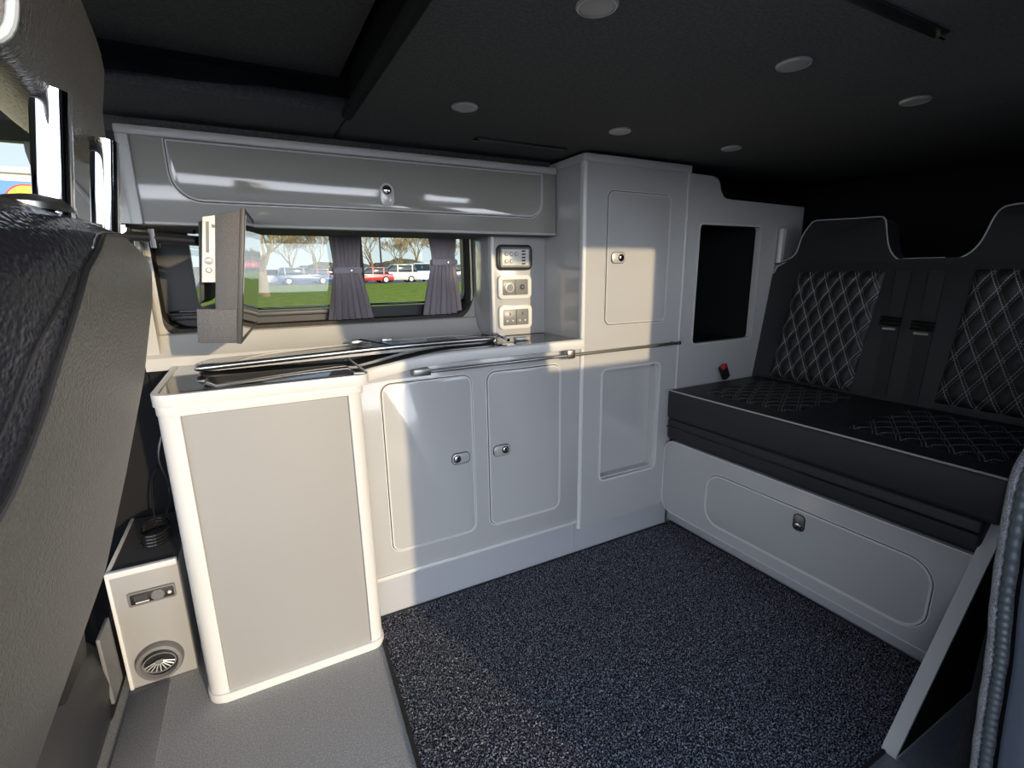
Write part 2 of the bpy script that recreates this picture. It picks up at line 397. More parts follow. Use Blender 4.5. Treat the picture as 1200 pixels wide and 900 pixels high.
# window 1: frame, panes
w1 = struct(MB().ring(rr(-0.035, 1.035, 0.95, 1.365, 0.08, 8), rr(0.062, 1.012, 0.99, 1.335, 0.05, 8), XZ, 0.50, 0.535).build('window_1', 'black'))
MB().box((-0.02, 0.488, 0.972), (0.62, 0.503, 0.988), 0.003).build('sliding_rail', 'dark_grey', w1)
MB().box((-0.02, 0.492, 0.995), (1.02, 0.502, 1.003), 0.002).build('bottom_seal', 'black_gloss', w1)
MB().box((0.585, 0.497, 0.99), (0.607, 0.512, 1.34), 0.003).build('mullion', 'black', w1)
MB().box((0.60, 0.518, 0.985), (1.02, 0.522, 1.345)).build('pane', 'pane', w1)
MB().box((-0.01, 0.507, 0.985), (0.60, 0.511, 1.345)).build('sliding_pane', 'pane_tint', w1)
# sloping ledge under the window down to the worktop
b = MB()
led = [(0.42, 0.93), (0.412, 0.938), (0.402, 0.934), (0.398, 0.925), (0.385, 0.90), (0.345, 0.872), (0.345, 0.835), (0.42, 0.835)]
b.prism([(y, z) for y, z in led], lambda a_, b_, d: Vector((d, a_, b_)), -0.085, 1.016)
struct(b.build('trim_7', 'wall_panel'))
b = MB(); b.box((-0.085, 0.36, 0.87), (-0.045, 0.421, 1.24), 0.004); struct(b.build('trim_8', 'wall_panel'))

# ------------------------------------------------------------------ kitchen base cabinet
kc = thing('kitchen_cabinet', 'grey gloss kitchen base cabinet with two doors below the worktop', 'cabinet', (0.85, 0.2, 0))
MB().box((0.462, 0.0, 0.148), (1.2445, 0.41, 0.836), 0.001).build('carcass', 'laminate', kc)
MB().box((0.458, -0.006, 0.146), (1.2445, 0.004, 0.160), 0.003).build('bottom_edging', 'edge', kc)
MB().box((0.462, 0.018, 0.0), (1.2445, 0.05, 0.148)).build('kickboard', 'kick', kc)
d1 = lined_panel('door', 0.524, 0.812, 0.238, 0.788, 0.028, kc, XZ, 0.0, -1)
push_latch(d1, 0.766, 0.512, 0.060, 0.036, XZ, -0.003, -1, False, -1)
d2 = lined_panel('door', 0.872, 1.157, 0.238, 0.788, 0.028, kc, XZ, 0.0, -1)
push_latch(d2, 0.918, 0.512, 0.060, 0.036, XZ, -0.003, -1, False, 1)
# curved fascia where the worktop swings out to the end cabinet
b = MB()
b.sheet(16, 2, lambda u, v: Vector((0.46 + 0.17 * u, -0.030 * (1 - u) ** 2 - 0.001, 0.802 + 0.034 * v)))
b.sheet(16, 2, lambda u, v: Vector((0.46 + 0.17 * u, 0.004, 0.802 + 0.034 * v)))
b.build('curved_fascia', 'laminate', kc)

# ------------------------------------------------------------------ end cabinet
ec = thing('end_cabinet', 'grey end cabinet with rounded pale corner posts beside the front seat', 'cabinet', (0.22, 0.15, 0))
MB().box((0.0, -0.088, 0.012), (0.40, 0.40, 0.815), 0.001).build('carcass', 'laminate', ec)
MB().box((0.036, -0.099, 0.024), (0.412, -0.08, 0.792), 0.001).build('front_panel', 'beige_panel', ec)
def post(x0, x1, y0, y1, r, flip):
    rad = (0.002, r, 0.002, 0.002) if flip else (r, 0.002, 0.002, 0.002)
    return MB().prism(rr(x0, x1, y0, y1, rad, 8), XY, 0.024, 0.80)
post(-0.012, 0.036, -0.107, -0.04, 0.040, False).build('corner_post', 'edge', ec)
post(0.412, 0.450, -0.107, -0.04, 0.030, True).build('corner_post', 'edge', ec)
MB().prism(rr(-0.016, 0.454, -0.113, -0.005, (0.045, 0.035, 0.002, 0.002), 8), XY, 0.0, 0.025, 0.005).build('base_trim', 'edge', ec)
MB().prism(rr(-0.014, 0.456, -0.109, -0.005, (0.040, 0.03, 0.002, 0.002), 8), XY, 0.795, 0.8175, 0.002).build('top_trim', 'edge', ec)

# ------------------------------------------------------------------ worktop
lip = smooth_path([(1.2455, -0.016, 0.872), (1.05, -0.016, 0.872), (0.80, -0.015, 0.872), (0.70, -0.013, 0.868), (0.617, -0.012, 0.861), (0.545, -0.022, 0.853), (0.495, -0.034, 0.848), (0.474, -0.044, 0.846)], 6)
wt = thing('worktop', 'dark gloss worktop with pale rounded front edge along the kitchen', 'worktop', (0.6, 0.15, 0.82))
b = MB()
NL = len(lip) - 1
def wt_top(u, v):
    p = lip[min(int(u * NL + .5), NL)]
    return Vector((p.x, p.y + 0.008 + (0.418 - p.y - 0.008) * v, p.z - 0.001 - 0.0 * v))
b.sheet(NL, 1, wt_top); b.sheet(NL, 1, lambda u, v: wt_top(u, v) - Vector((0, 0, 0.025)))
b.build('rear_top', 'worktop', wt)
b = MB(); b.prism(rr(-0.010, 0.474, -0.100, 0.418, (0.03, 0.02, 0.002, 0.002), 6), XY, 0.824, 0.8445)
b.build('end_top', 'worktop', wt)
b = MB()      # front edging of the rear run: a D-section swept along the lip
sec = [(0.010, 0.0), (-0.004, 0.0015), (-0.010, -0.003), (-0.0125, -0.012), (-0.0125, -0.024), (-0.009, -0.032), (0.0, -0.034), (0.010, -0.034)]
b.sheet(NL, len(sec) - 1, lambda u, v: lip[min(int(u * NL + .5), NL)] + Vector((0, sec[int(v * (len(sec) - 1) + .5)][0] + 0.006, sec[int(v * (len(sec) - 1) + .5)][1])))
b.build('front_edging', 'edge', wt)
out = rr(-0.018, 0.474, -0.112, 0.41, (0.045, 0.035, 0.002, 0.002), 8); inn = rr(-0.004, 0.470, -0.094, 0.409, (0.03, 0.02, 0.002, 0.002), 8)
b = MB(); b.ring(out, inn, XY, 0.8175, 0.847)
b._bev([e for e in b.bm.edges if all(abs(v.co.z - 0.847) < 1e-5 or abs(v.co.z - 0.8175) < 1e-5 for v in e.verts) and abs(e.verts[0].co.z - e.verts[1].co.z) < 1e-6], 0.004, 2)
b.build('end_edging', 'edge', wt)

# ------------------------------------------------------------------ hob and sink unit set in the worktop
hs = thing('hob_sink_unit', 'black glass hob and sink unit set into the dark worktop under the window', 'hob', (0.5, 0.2, 0.87))
shape = [at(u, v, z=0.880) for u, v in ((234, 432), (231, 424), (243, 413), (300, 408), (390, 399), (480, 395), (528, 396), (540, 403))]
pts = [(p.x, min(p.y, 0.338)) for p in smooth_path(shape, 5)]
pts = [(max(0.06, x), y) for x, y in pts]
tray = pts + [(0.9, 0.118), (0.075, 0.118)]
tray = rr(0.058, 0.955, 0.118, 0.338, (0.05, 0.05, 0.08, 0.10), 8)
def drop(b):
    for v in b.bm.verts:
        k = max(0.0, 1 - v.co.x / 0.62); v.co.z -= 0.020 * k; v.co.y += 0.045 * k
    return b
drop(MB().prism(tray, XY, 0.868, 0.8775, 0.003)).build('surround', 'wall_panel', hs)
drop(MB().prism([(x_ + (0.015 if x_ < 0.5 else -0.015), y_ + (0.10 if y_ < 0.2 else -0.012)) for x_, y_ in tray], XY, 0.852, 0.868)).build('bowl_underside', 'black_gloss', hs)
well = [(0.145, 0.134), (0.93, 0.134), (0.935, 0.20), (0.90, 0.285), (0.80, 0.305), (0.45, 0.300), (0.30, 0.285), (0.22, 0.25), (0.17, 0.19)]
wl = smooth_path([Vector((x, y, 0)) for x, y in well + [well[0]]], 5)[:-1]
wl2 = [(p.x, p.y) for p in wl]
drop(MB().prism(wl2, XY, 0.876, 0.8795)).build('glass_lid', 'glass_black', hs)
drop(MB().tube([(x, y, 0.879) for x, y in wl2], 0.0028, 8, True)).build('lid_trim', 'edge', hs)
drop(MB().tube(smooth_path([(0.10, 0.155, 0.876), (0.066, 0.145, 0.878), (0.062, 0.122, 0.879), (0.09, 0.112, 0.880), (0.3, 0.110, 0.882), (0.6, 0.110, 0.884), (0.9, 0.112, 0.884), (0.955, 0.118, 0.882)], 5), 0.0085, 12)).build('front_rail', 'steel', hs)
MB().box((0.50, 0.27, 0.879), (0.535, 0.30, 0.892), 0.003).build('lid_hinge', 'steel', hs)
MB().box((0.60, 0.265, 0.879), (0.635, 0.295, 0.892), 0.003).build('lid_hinge', 'steel', hs)
MB().tube([(0.53, 0.29, 0.893), (0.60, 0.16, 0.884)], 0.0025, 8).build('lid_stay', 'black_gloss', hs)
for cx, cy, r in ((0.60, 0.215, 0.045), (0.80, 0.22, 0.055)):
    MB().lathe([(r, 0.8795), (r, 0.8815), (r * 0.9, 0.882)], lambda a_, b_, d, cx=cx, cy=cy: Vector((cx + a_, cy + b_, d)), 28).build('burner_ring', 'steel_dark', hs)
MB().prism(rr(0.085, 0.44, -0.085, 0.085, 0.03), XY, 0.844, 0.8475, 0.001).build('sink_lid', 'glass_black', hs)
MB().tube([(x, y, 0.8472) for x, y in rr(0.085, 0.44, -0.085, 0.085, 0.03)], 0.0016, 6, True).build('sink_lid_trim', 'steel_dark', hs)
# small taps and knobs by the socket column
tp = thing('folding_tap', 'small chrome folding tap lying on the dark worktop by the sockets', 'tap', (0.90, 0.2, 0.8725))
MB().lathe([(0.016, 0.8722), (0.016, 0.884), (0.012, 0.887)], lambda a_, b_, d: Vector((0.995 + a_, 0.20 + b_, d)), 20).build('tap_base', 'chrome', tp)
MB().tube(smooth_path([(0.995, 0.20, 0.885), (0.99, 0.18, 0.890), (0.985, 0.10, 0.888), (0.985, 0.06, 0.882)], 5), 0.006, 10).build('spout', 'chrome', tp)
MB().box((1.03, 0.085, 0.8722), (1.085, 0.11, 0.884), 0.003).build('lever', 'silver', tp)

# ------------------------------------------------------------------ tall cabinet
tc = thing('tall_cabinet', 'tall grey gloss cabinet standing from floor to ceiling beside the bench', 'cabinet', (1.5, 0.2, 0))
TZ0, TZ1 = 0.12, 1.478
b = MB(); b.plate([(1.251, TZ0), (1.742, TZ0), (1.742, TZ1), (1.251, TZ1)], [rr(1.350, 1.640, 0.300, 0.748, 0.022)], XZ, 0.0, 0.016)
b.build('front', 'laminate', tc)
b = MB(); b.box((1.2505, 0.016, TZ0), (1.266, 0.41, TZ1)); b.build('side_panel', 'laminate', tc)
b = MB(); b.box((1.727, 0.016, TZ0), (1.7425, 0.41, TZ1)); b.build('side_panel', 'laminate', tc)
MB().box((1.266, 0.045, 0.26), (1.727, 0.06, 0.80)).build('recess_back', 'laminate', tc)
MB().box((1.266, 0.016, 0.12), (1.727, 0.41, 0.135)).build('bottom_board', 'laminate', tc)
MB().ring(offset_rr(1.350, 1.640, 0.300, 0.748, 0.022, 0.006), offset_rr(1.350, 1.640, 0.300, 0.748, 0.022, -0.002), XZ, -0.003, 0.01).build('recess_trim', 'edge', tc)
MB().ring(offset_rr(1.350, 1.640, 0.300, 0.748, 0.022, 0.0), offset_rr(1.350, 1.640, 0.300, 0.748, 0.022, -0.008), XZ, 0.012, 0.045).build('recess_lining', 'edge_dull', tc)
MB().box((1.2455, 0.018, 0.0), (1.742, 0.05, 0.12)).build('kickboard', 'kick', tc)
b = MB(); b.prism(rr(1.2465, 1.262, -0.0045, 0.018, (0.008, 0.003, 0.003, 0.003), 5), XY, TZ0 - 0.002, TZ1); b.build('corner_trim', 'edge', tc)
b = MB(); b.prism(rr(1.733, 1.7455, -0.0045, 0.010, (0.004, 0.006, 0.003, 0.003), 5), XY, TZ0 + 0.05, TZ1); b.build('corner_trim', 'edge_dull', tc)
MB().prism(rr(1.2455, 1.748, -0.009, 0.41, (0.012, 0.012, 0.002, 0.002), 5), XY, TZ1 - 0.012, TZ1 + 0.012, 0.004).build('top_trim', 'edge_dull', tc)
td = lined_panel('door', 1.354, 1.648, 0.918, 1.378, 0.024, tc, XZ, 0.0, -1, edge='edge_dull')
push_latch(td, 1.403, 1.155, 0.058, 0.036, XZ, -0.003, -1, False, 1)

# ------------------------------------------------------------------ towel rail
tr_ = thing('towel_rail', 'slim chrome towel rail across kitchen and tall cabinet fronts', 'rail', (1.2, -0.03, 0.82))
MB().tube([(0.655, -0.03, 0.820), (1.706, -0.03, 0.826)], 0.0058, 12).build('rail', 'steel', tr_)
MB().lathe([(0.0062, 0.0), (0.0075, 0.004), (0.0075, 0.014), (0.004, 0.018)], lambda a_, b_, d: Vector((1.700 + d, -0.03 + a_, 0.826 + b_)), 12).build('end_cap', 'steel_dark', tr_)
MB().box((0.615, -0.040, 0.810), (0.668, -0.0005, 0.831), 0.003).build('bracket', 'steel_dark', tr_)
MB().box((1.165, -0.040, 0.812), (1.197, -0.0005, 0.842), 0.003).build('bracket', 'steel_dark', tr_)
MB().box((1.690, -0.034, 0.822), (1.699, -0.0005, 0.830), 0.002).build('bracket', 'steel_dark', tr_)

# ------------------------------------------------------------------ overhead locker
LY = 0.165
ol = thing('overhead_locker', 'long grey gloss overhead locker above the window', 'locker', (0.6, 0.3, 1.24))
MB().box((-0.012, LY, 1.243), (1.2445, 0.418, 1.452), 0.002).build('carcass', 'laminate_shaded', ol)
MB().box((-0.030, LY - 0.010, 1.449), (1.2445, 0.30, 1.472), 0.006).build('top_edging', 'edge_dull', ol)
MB().prism(rr(-0.030, -0.002, LY - 0.008, 0.40, (0.012, 0.004, 0.003, 0.003)), XY, 1.241, 1.449).build('end_edging', 'edge_dull', ol)
MB().box((0.0, LY - 0.005, 1.2405), (1.2445, LY + 0.03, 1.248), 0.002).build('bottom_edging', 'edge_dull', ol)
MB().box((0.0, LY + 0.004, 1.2385), (1.2445, 0.416, 1.2428)).build('underside', 'shade_board', ol)  # matt darker sheet added to hide the lawn's green reflection on the glossy carcass
fl = lined_panel('flap', 0.072, 1.182, 1.303, 1.446, (0.065, 0.050, 0.003, 0.003), ol, XZ, LY, -1, 'laminate_shaded', edge='edge_dull')
push_latch(fl, 0.624, 1.345, 0.036, 0.062, XZ, LY - 0.003, -1, False, 1)
MB().ring(offset_rr(0.607, 0.641, 1.315, 1.375, 0.016, 0.004), offset_rr(0.607, 0.641, 1.315, 1.375, 0.016, 0.001), XZ, LY - 0.007, LY - 0.002).build('latch_surround', 'edge', fl)
# fabric filler between locker and ceiling
struct(MB().box((-1.4, 0.21, 1.465), (1.25, 0.42, 1.502)).build('trim_9', 'ceil_fabric'))

# ------------------------------------------------------------------ socket column
SY = 0.247
sc = thing('socket_column', 'narrow grey panel column holding the switches between window and tall cabinet', 'panel', (1.13, 0.3, 0.87))
MB().box((1.020, SY, 0.8725), (1.2495, SY + 0.016, 1.2405), 0.001).build('front_panel', 'laminate', sc)
MB().box((1.018, SY + 0.016, 0.8725), (1.034, 0.418, 1.2405), 0.001).build('side_panel', 'laminate', sc)
MB().prism(rr(1.0145, 1.028, SY - 0.004, SY + 0.02, (0.006, 0.002, 0.002, 0.002)), XY, 0.8725, 1.2405).build('corner_trim', 'edge', sc)
G = 'sockets on the column'
def plate_thing(name, label, cat, x0, x1, z0, z1, frame, body, r=0.014):
    t = thing(name, label, cat, ((x0 + x1) / 2, SY, z0))
    MB().prism(rr(x0, x1, z0, z1, r), XZ, SY - 0.012, SY - 0.0003, 0.003).build('frame', frame, t)
    MB().prism(rr(x0 + 0.016, x1 - 0.016, z0 + 0.014, z1 - 0.014, 0.004), XZ, SY - 0.0145, SY - 0.004, 0.001).build('face', body, t)
    return t
cp = plate_thing('control_panel', 'pale control panel with round buttons in a black frame, uppermost on the column', 'control panel', 1.037, 1.185, 1.118, 1.210, 'black', 'white', 0.018)
MB().ring(offset_rr(1.037, 1.185, 1.118, 1.210, 0.018, -0.010), offset_rr(1.037, 1.185, 1.118, 1.210, 0.018, -0.017), XZ, SY - 0.0155, SY - 0.011).build('bezel', 'mid_grey', cp)
for bx, bz in ((1.072, 1.176), (1.093, 1.176), (1.114, 1.176), (1.072, 1.150), (1.093, 1.150)):
    o = MB().lathe([(0.0075, SY - 0.0148), (0.0075, SY - 0.0166)], lambda a_, b_, d, bx=bx, bz=bz: Vector((bx + a_, d, bz + b_)), 18).build('button', 'mid_grey', cp)
    MB().lathe([(0.0052, SY - 0.0164), (0.005, SY - 0.0182)], lambda a_, b_, d, bx=bx, bz=bz: Vector((bx + a_, d, bz + b_)), 18).build('button_cap', 'white', o)
for k in range(5):
    MB().box((1.138, SY - 0.016, 1.138 + k * 0.0115), (1.153, SY - 0.014, 1.1435 + k * 0.0115)).build('indicator_bar', 'black', cp)
so = plate_thing('charging_socket', 'pale framed twelve volt and aerial socket, middle of the column', 'socket', 1.040, 1.180, 1.012, 1.098, 'white', 'socket_grey')
MB().lathe([(0.019, SY - 0.0145), (0.019, SY - 0.018), (0.016, SY - 0.019)], lambda a_, b_, d: Vector((1.083 + a_, d, 1.054 + b_)), 24).build('round_outlet', 'silver', so)
MB().lathe([(0.0135, SY - 0.0185), (0.0135, SY - 0.0200)], lambda a_, b_, d: Vector((1.083 + a_, d, 1.054 + b_)), 24).build('outlet_cap', 'socket_grey', so)
MB().box((1.108, SY - 0.0155, 1.026), (1.110, SY - 0.014, 1.084)).build('divider', 'groove', so)
MB().lathe([(0.011, SY - 0.0142), (0.011, SY - 0.0156)], lambda a_, b_, d: Vector((1.138 + a_, d, 1.055 + b_)), 20).build('aerial_hole', 'black', so)
MB().lathe([(0.004, SY - 0.0150), (0.003, SY - 0.019)], lambda a_, b_, d: Vector((1.138 + a_, d, 1.055 + b_)), 12).build('aerial_pin', 'chrome', so)
ms = plate_thing('mains_socket', 'pale framed double mains socket, lowest on the column', 'socket', 1.041, 1.182, 0.898, 0.986, 'white', 'socket_grey')
MB().box((1.111, SY - 0.0155, 0.912), (1.113, SY - 0.014, 0.972)).build('divider', 'groove', ms)
for cx in (1.085, 1.139):
    MB().box((cx - 0.002, SY - 0.0155, 0.950), (cx + 0.002, SY - 0.014, 0.960)).build('earth_slot', 'black', ms)
    for q in (-0.012, 0.012):
        MB().lathe([(0.0038, SY - 0.0143), (0.0030, SY - 0.0162)], lambda a_, b_, d, cx=cx, q=q: Vector((cx + q + a_, d, 0.929 + b_)), 12).build('pin_cover', 'white', ms)

# ------------------------------------------------------------------ curtains
def make_curtain(label, xs_top, xs_tie, xs_bot, zt, ztie, zb):
    t = thing('curtain', label, 'curtain', ((xs_bot[0] + xs_bot[1]) / 2, 0.465, zb), 'grey pleated curtains at the window')
    def edge(k, v):
        z = zt + (zb - zt) * v
        if z > ztie:
            s = (z - ztie) / (zt - ztie); s = s ** 1.3
            return xs_tie[k] + (xs_top[k] - xs_tie[k]) * s
        s = (ztie - z) / (ztie - zb); s = s ** 0.85
        return xs_tie[k] + (xs_bot[k] - xs_tie[k]) * s
    def fn(u, v):
        z = zt + (zb - zt) * v; l, r = edge(0, v), edge(1, v); w = r - l
        q = abs(z - ztie); amp = 0.005 + 0.012 * min(1, q / 0.10)
        ph = u * 2 * PI * 7
        return Vector((l + w * u + 0.002 * math.sin(ph * 2), 0.462 + amp * math.sin(ph) + 0.3 * amp * math.sin(ph * 0.43 + 1), z))
    b = MB(); b.sheet(112, 24, fn); b.sheet(112, 24, lambda u, v: fn(u, v) + Vector((0, 0.0015, 0)))
    b.build('cloth', 'curtain', t, 60, fix=False)
    v = (ztie - zt) / (zb - zt); l, r = edge(0, v), edge(1, v)
    tb = MB().prism(rr(l - 0.004, r + 0.004, ztie - 0.010, ztie + 0.012, 0.006), XZ, 0.447, 0.478, 0.002).build('tieback', 'curtain', t)
    cx = l + (r - l) * 0.62
    MB().lathe([(0.0045, 0.447), (0.0045, 0.444), (0.002, 0.442)], lambda a_, b_, d: Vector((cx + a_, d, ztie + b_)), 14).build('press_stud', 'chrome', tb)
make_curtain('grey pleated curtain tied in the middle of the window beside the television', (0.484, 0.598), (0.494, 0.586), (0.456, 0.626), 1.262, 1.124, 0.928)
make_curtain('grey pleated curtain tied at the window end beside the socket column', (0.854, 0.968), (0.864, 0.960), (0.812, 0.984), 1.262, 1.152, 0.930)

# ------------------------------------------------------------------ television and its arm
tv = thing('television', 'dark folding television seen edge on in front of the window', 'television', (0.2, 0.15, 0.945))
TY0, TY1 = -0.05, 0.40
def TP(u, v): p = at(u, v, y=TY0); return (p.x, p.z)
q = [TP(252, 252), TP(283.5, 244.5), TP(281, 402), TP(252.5, 362)]
def tv_slab(loop, y0, y1, skew=0.045, bev=0.002):
    b = MB(); b.prism(loop, XZ, y0, y1, bev)
    for v in b.bm.verts: v.co.x += skew * (v.co.y - TY0) / (TY1 - TY0); v.co.z = v.co.z + (1.10 - v.co.z) * 0.06 * (v.co.y - TY0) / (TY1 - TY0)
    return b
tv_slab([TP(252, 252), TP(281.5, 245.5), TP(278, 401.5), TP(252.5, 400)], TY0, TY1).build('casing', 'tv_case', tv)
tv_slab([TP(281.5, 244.5), TP(287, 244.5), TP(283, 403), TP(277.5, 402.5)], TY0 - 0.002, TY1, bev=0.001).build('screen_bezel', 'dark_grey', tv)
def shp(loop, d): return loop
tv_slab([TP(287, 251), TP(287.6, 251), TP(283.8, 396), TP(283, 396)], TY0 + 0.012, TY1 - 0.012, bev=0).build('screen', 'glass_black', tv)
tv_slab([TP(230.5, 362), TP(278, 362), TP(278, 402), TP(232, 402)], TY0 - 0.003, TY1 - 0.05).build('base_housing', 'tv_case', tv)
ss = tv_slab([TP(237, 254), TP(252, 252), TP(252.5, 331), TP(236.5, 331)], TY0 - 0.002, TY1 - 0.15).build('disc_player_side', 'white', tv)
tv_slab([TP(241.5, 260), TP(245, 259.5), TP(245.3, 296), TP(241.8, 296)], TY0 - 0.004, TY0 + 0.01, bev=0).build('disc_slot', 'mid_grey', ss)
for (u, v, r) in ((245, 305.5, 0.0085), (245, 316.5, 0.0065)):
    p = at(u, v, y=TY0)
    MB().lathe([(r, TY0 - 0.001), (r, TY0 - 0.006), (r * 0.6, TY0 - 0.008)], lambda a_, b_, d, p=p: Vector((p.x + a_, d, p.z + b_)), 18).build('control_knob', 'silver', ss)
p = at(250, 265, y=TY0); MB().lathe([(0.004, TY0 - 0.001), (0.004, TY0 - 0.005)], lambda a_, b_, d: Vector((p.x + a_, d, p.z + b_)), 12).build('control_knob', 'mid_grey', ss)
ta = thing('television_bracket', 'black swing arm bracket holding the television under the locker', 'bracket', (0.05, 0.1, 1.2))
b = tv_slab([TP(229, 258), TP(236.5, 256), TP(237, 352), TP(231, 357)], TY0 + 0.03, TY0 + 0.20); b.build('mount_plate', 'black', ta)
p0 = at(232, 280, y=0.06); 
MB().tube([(p0.x, 0.06, 1.195), (0.02, 0.12, 1.205), (-0.045, 0.16, 1.212)], 0.012, 12).build('arm', 'black', ta)
MB().tube([(p0.x - 0.005, 0.06, 1.217), (-0.045, 0.16, 1.235)], 0.006, 10).build('arm', 'black_gloss', ta)
MB().lathe([(0.017, 1.17), (0.017, 1.236), (0.012, 1.240)], lambda a_, b_, d: Vector((-0.045 + a_, 0.165 + b_, d)), 18).build('pivot', 'chrome', ta)
MB().lathe([(0.010, 1.18), (0.010, 1.225)], lambda a_, b_, d: Vector((0.02 + a_, 0.115 + b_, d)), 14).build('elbow_joint', 'black_gloss', ta)
MB().box((-0.065, 0.17, 1.226), (-0.005, 0.24, 1.242), 0.002).build('fixing_plate', 'steel', ta)

# ------------------------------------------------------------------ bench seat
bs = thing('bench_seat', 'black quilted rear bench seat on a grey base box', 'bench', (2.1, -0.5, 0))
BX = 1.695
b = MB(); b.prism(rr(-1.024, -0.002, 0.098, 0.4165, (0.01, 0.056, 0.052, 0.01), 8), YZ, BX, BX + 0.018, 0.0015); b.build('base_front', 'laminate', bs)
MB().ring(offset_rr(-1.024, -0.002, 0.098, 0.4165, (0.01, 0.056, 0.052, 0.01), 0.0016, 8), offset_rr(-1.024, -0.002, 0.098, 0.4165, (0.01, 0.056, 0.052, 0.01), -0.0022, 8), YZ, BX - 0.0014, BX + 0.016).build('base_edging', 'edge', bs)
MB().box((1.782, -1.022, 0.0), (1.80, 0.045, 0.115)).build('kickboard', 'kick', bs)
MB().box((BX + 0.018, -1.022, 0.112), (2.35, -0.012, 0.420)).build('base_box', 'black', bs)
ad = lined_panel('access_door', -0.953, -0.232, 0.146, 0.350, 0.062, bs, YZ, BX, -1, lip=0.006)
push_latch(ad, -0.5965, 0.3076, 0.034, 0.053, YZ, BX - 0.003, -1, True, -1)
# squab: two layers
def cushion(x0, x1, y0, y1, z0, z1, bev): return MB().box((x0, y0, z0), (x1, y1, z1), bev, 3)
cushion(1.693, 2.25, -1.024, -0.0075, 0.423, 0.511, 0.012).build('lower_cushion', 'seat_vinyl', bs)
MB().tube([(1.6925, -0.012, 0.475), (1.6925, -1.018, 0.475)], 0.004, 8).build('lower_seam', 'black_gloss', bs)
sq = cushion(1.687, 2.25, -1.056, -0.0046, 0.509, 0.633, 0.016).build('seat_cushion', 'seat_vinyl', bs)
MB().tube(smooth_path([(2.19, -0.0075, 0.6286), (1.715, -0.0075, 0.6295), (1.694, -0.019, 0.6295), (1.690, -0.17, 0.6295), (1.690, -0.92, 0.6295), (1.692, -1.045, 0.6286)], 5), 0.003, 8).build('piping', 'piping', sq)
def quilt(o, du, dv, uu, vv):
    t1 = uu / du + vv / dv; t2 = uu / du - vv / dv
    return (abs(math.sin(PI * (t1 - .5))) * abs(math.sin(PI * (t2 - .5)))) ** 0.5
def seat_quilt(y0, y1, parent):
    W = y1 - y0; D = 0.417
    def fn(u, v):
        e = min(1, min(u, 1 - u) * 16, min(v, 1 - v) * 16); e = math.sqrt(max(e, 0))
        return Vector((1.763 + D * v, y0 + W * u, 0.6265 + 0.008 * e + e * 0.010 * quilt(0, 0.0606, 0.109, W * u, D * v)))
    MB().sheet(90, 90, fn, uv=lambda u, v: (W * u, D * v)).build('quilted_panel', 'quilt', parent, 80)
seat_quilt(-0.473, -0.1135, sq); seat_quilt(-1.008, -0.644, sq)
# backrest: a leaning slab
LEAN = math.atan2(0.085, 0.53)
def BK(y, s, d):      # s: distance up the backrest from the squab, d: out of the front face
    return Vector((2.222 + s * math.sin(LEAN) - d * math.cos(LEAN), y, 0.6267 + s * math.cos(LEAN) + d * math.sin(LEAN)))
b = MB(); b.prism(rr(-1.024, -0.0017, -0.028, 0.516, (0.02, 0.02, 0.05, 0.05), 6), lambda a_, b_, d: BK(a_, b_, d), 0.0, -0.12, 0.015, 3)
br = b.build('backrest', 'seat_vinyl', bs)
def back_quilt(pts):
    (yl0, yr0), (yl1, yr1), s0, s1 = pts
    H = s1 - s0
    def fn(u, v):
        e = min(1, min(u, 1 - u) * 14, min(v, 1 - v) * 14); e = math.sqrt(max(e, 0))
        l = yl0 + (yl1 - yl0) * v; r = yr0 + (yr1 - yr0) * v
        return BK(l + (r - l) * u, s0 + H * v, -0.004 + 0.012 * e + e * 0.012 * quilt(0, 0.0606, 0.109, (yr0 - yl0) * u, H * v))
    MB().sheet(90, 100, fn, uv=lambda u, v: ((yr0 - yl0) * u, H * v)).build('quilted_panel', 'quilt', br, 80)
back_quilt(((-0.426, -0.0804), (-0.4497, -0.1182), 0.014, 0.478))
back_quilt(((-1.012, -0.6864), (-0.994, -0.7053), 0.028, 0.478))
BN = Vector((-math.cos(LEAN), 0, math.sin(LEAN))); BP = Vector((2.222, 0, 0.6267)); BU = Vector((math.sin(LEAN), 0, math.cos(LEAN)))
def on_back(u, v):
    d = RT * ((u - 600) / F) - UP * ((v - PPY) / F) + FW
    p_ = CAM + d * ((BP - CAM).dot(BN) / d.dot(BN)); return (p_.y, (p_ - BP).dot(BU))
def headrest(prof):
    prof = [(p_.x, p_.y) for p_ in smooth_path([Vector((a_, max(b_, 0.492), 0)) for a_, b_ in prof], 3)]
    b = MB(); b.prism(prof, lambda a_, b_, d: BK(a_, b_, d), -0.004, -0.10, 0.006, 2)
    h = b.build('headrest', 'seat_vinyl', bs)
    MB().tube([BK(a_, b_ + 0.001, -0.004) for a_, b_ in prof], 0.0026, 6).build('piping', 'piping', h)
hl = [on_back(u, v) for u, v in ((901, 309.5), (920, 305), (932, 297), (939, 278), (950, 262), (955, 259), (962, 258), (1000, 256), (1030, 254), (1036, 256), (1038, 262), (1040, 285), (1046, 299), (1056.5, 307))]
headrest(hl)
hr_ = [on_back(u, v) for u, v in ((1105.5, 307), (1119.5, 304), (1137, 295.5), (1151, 280), (1165, 253.5), (1175.5, 243), (1188, 239.5), (1200, 238))]
ym = hr_[-1][0] - 0.05
headrest(hr_ + [(2 * ym - a_, b_) for a_, b_ in hr_[::-1]])
MB().tube([BK(hl[-1][0], 0.517, -0.004), BK(hr_[0][0], 0.517, -0.004)], 0.0022, 6).build('piping', 'piping', br)
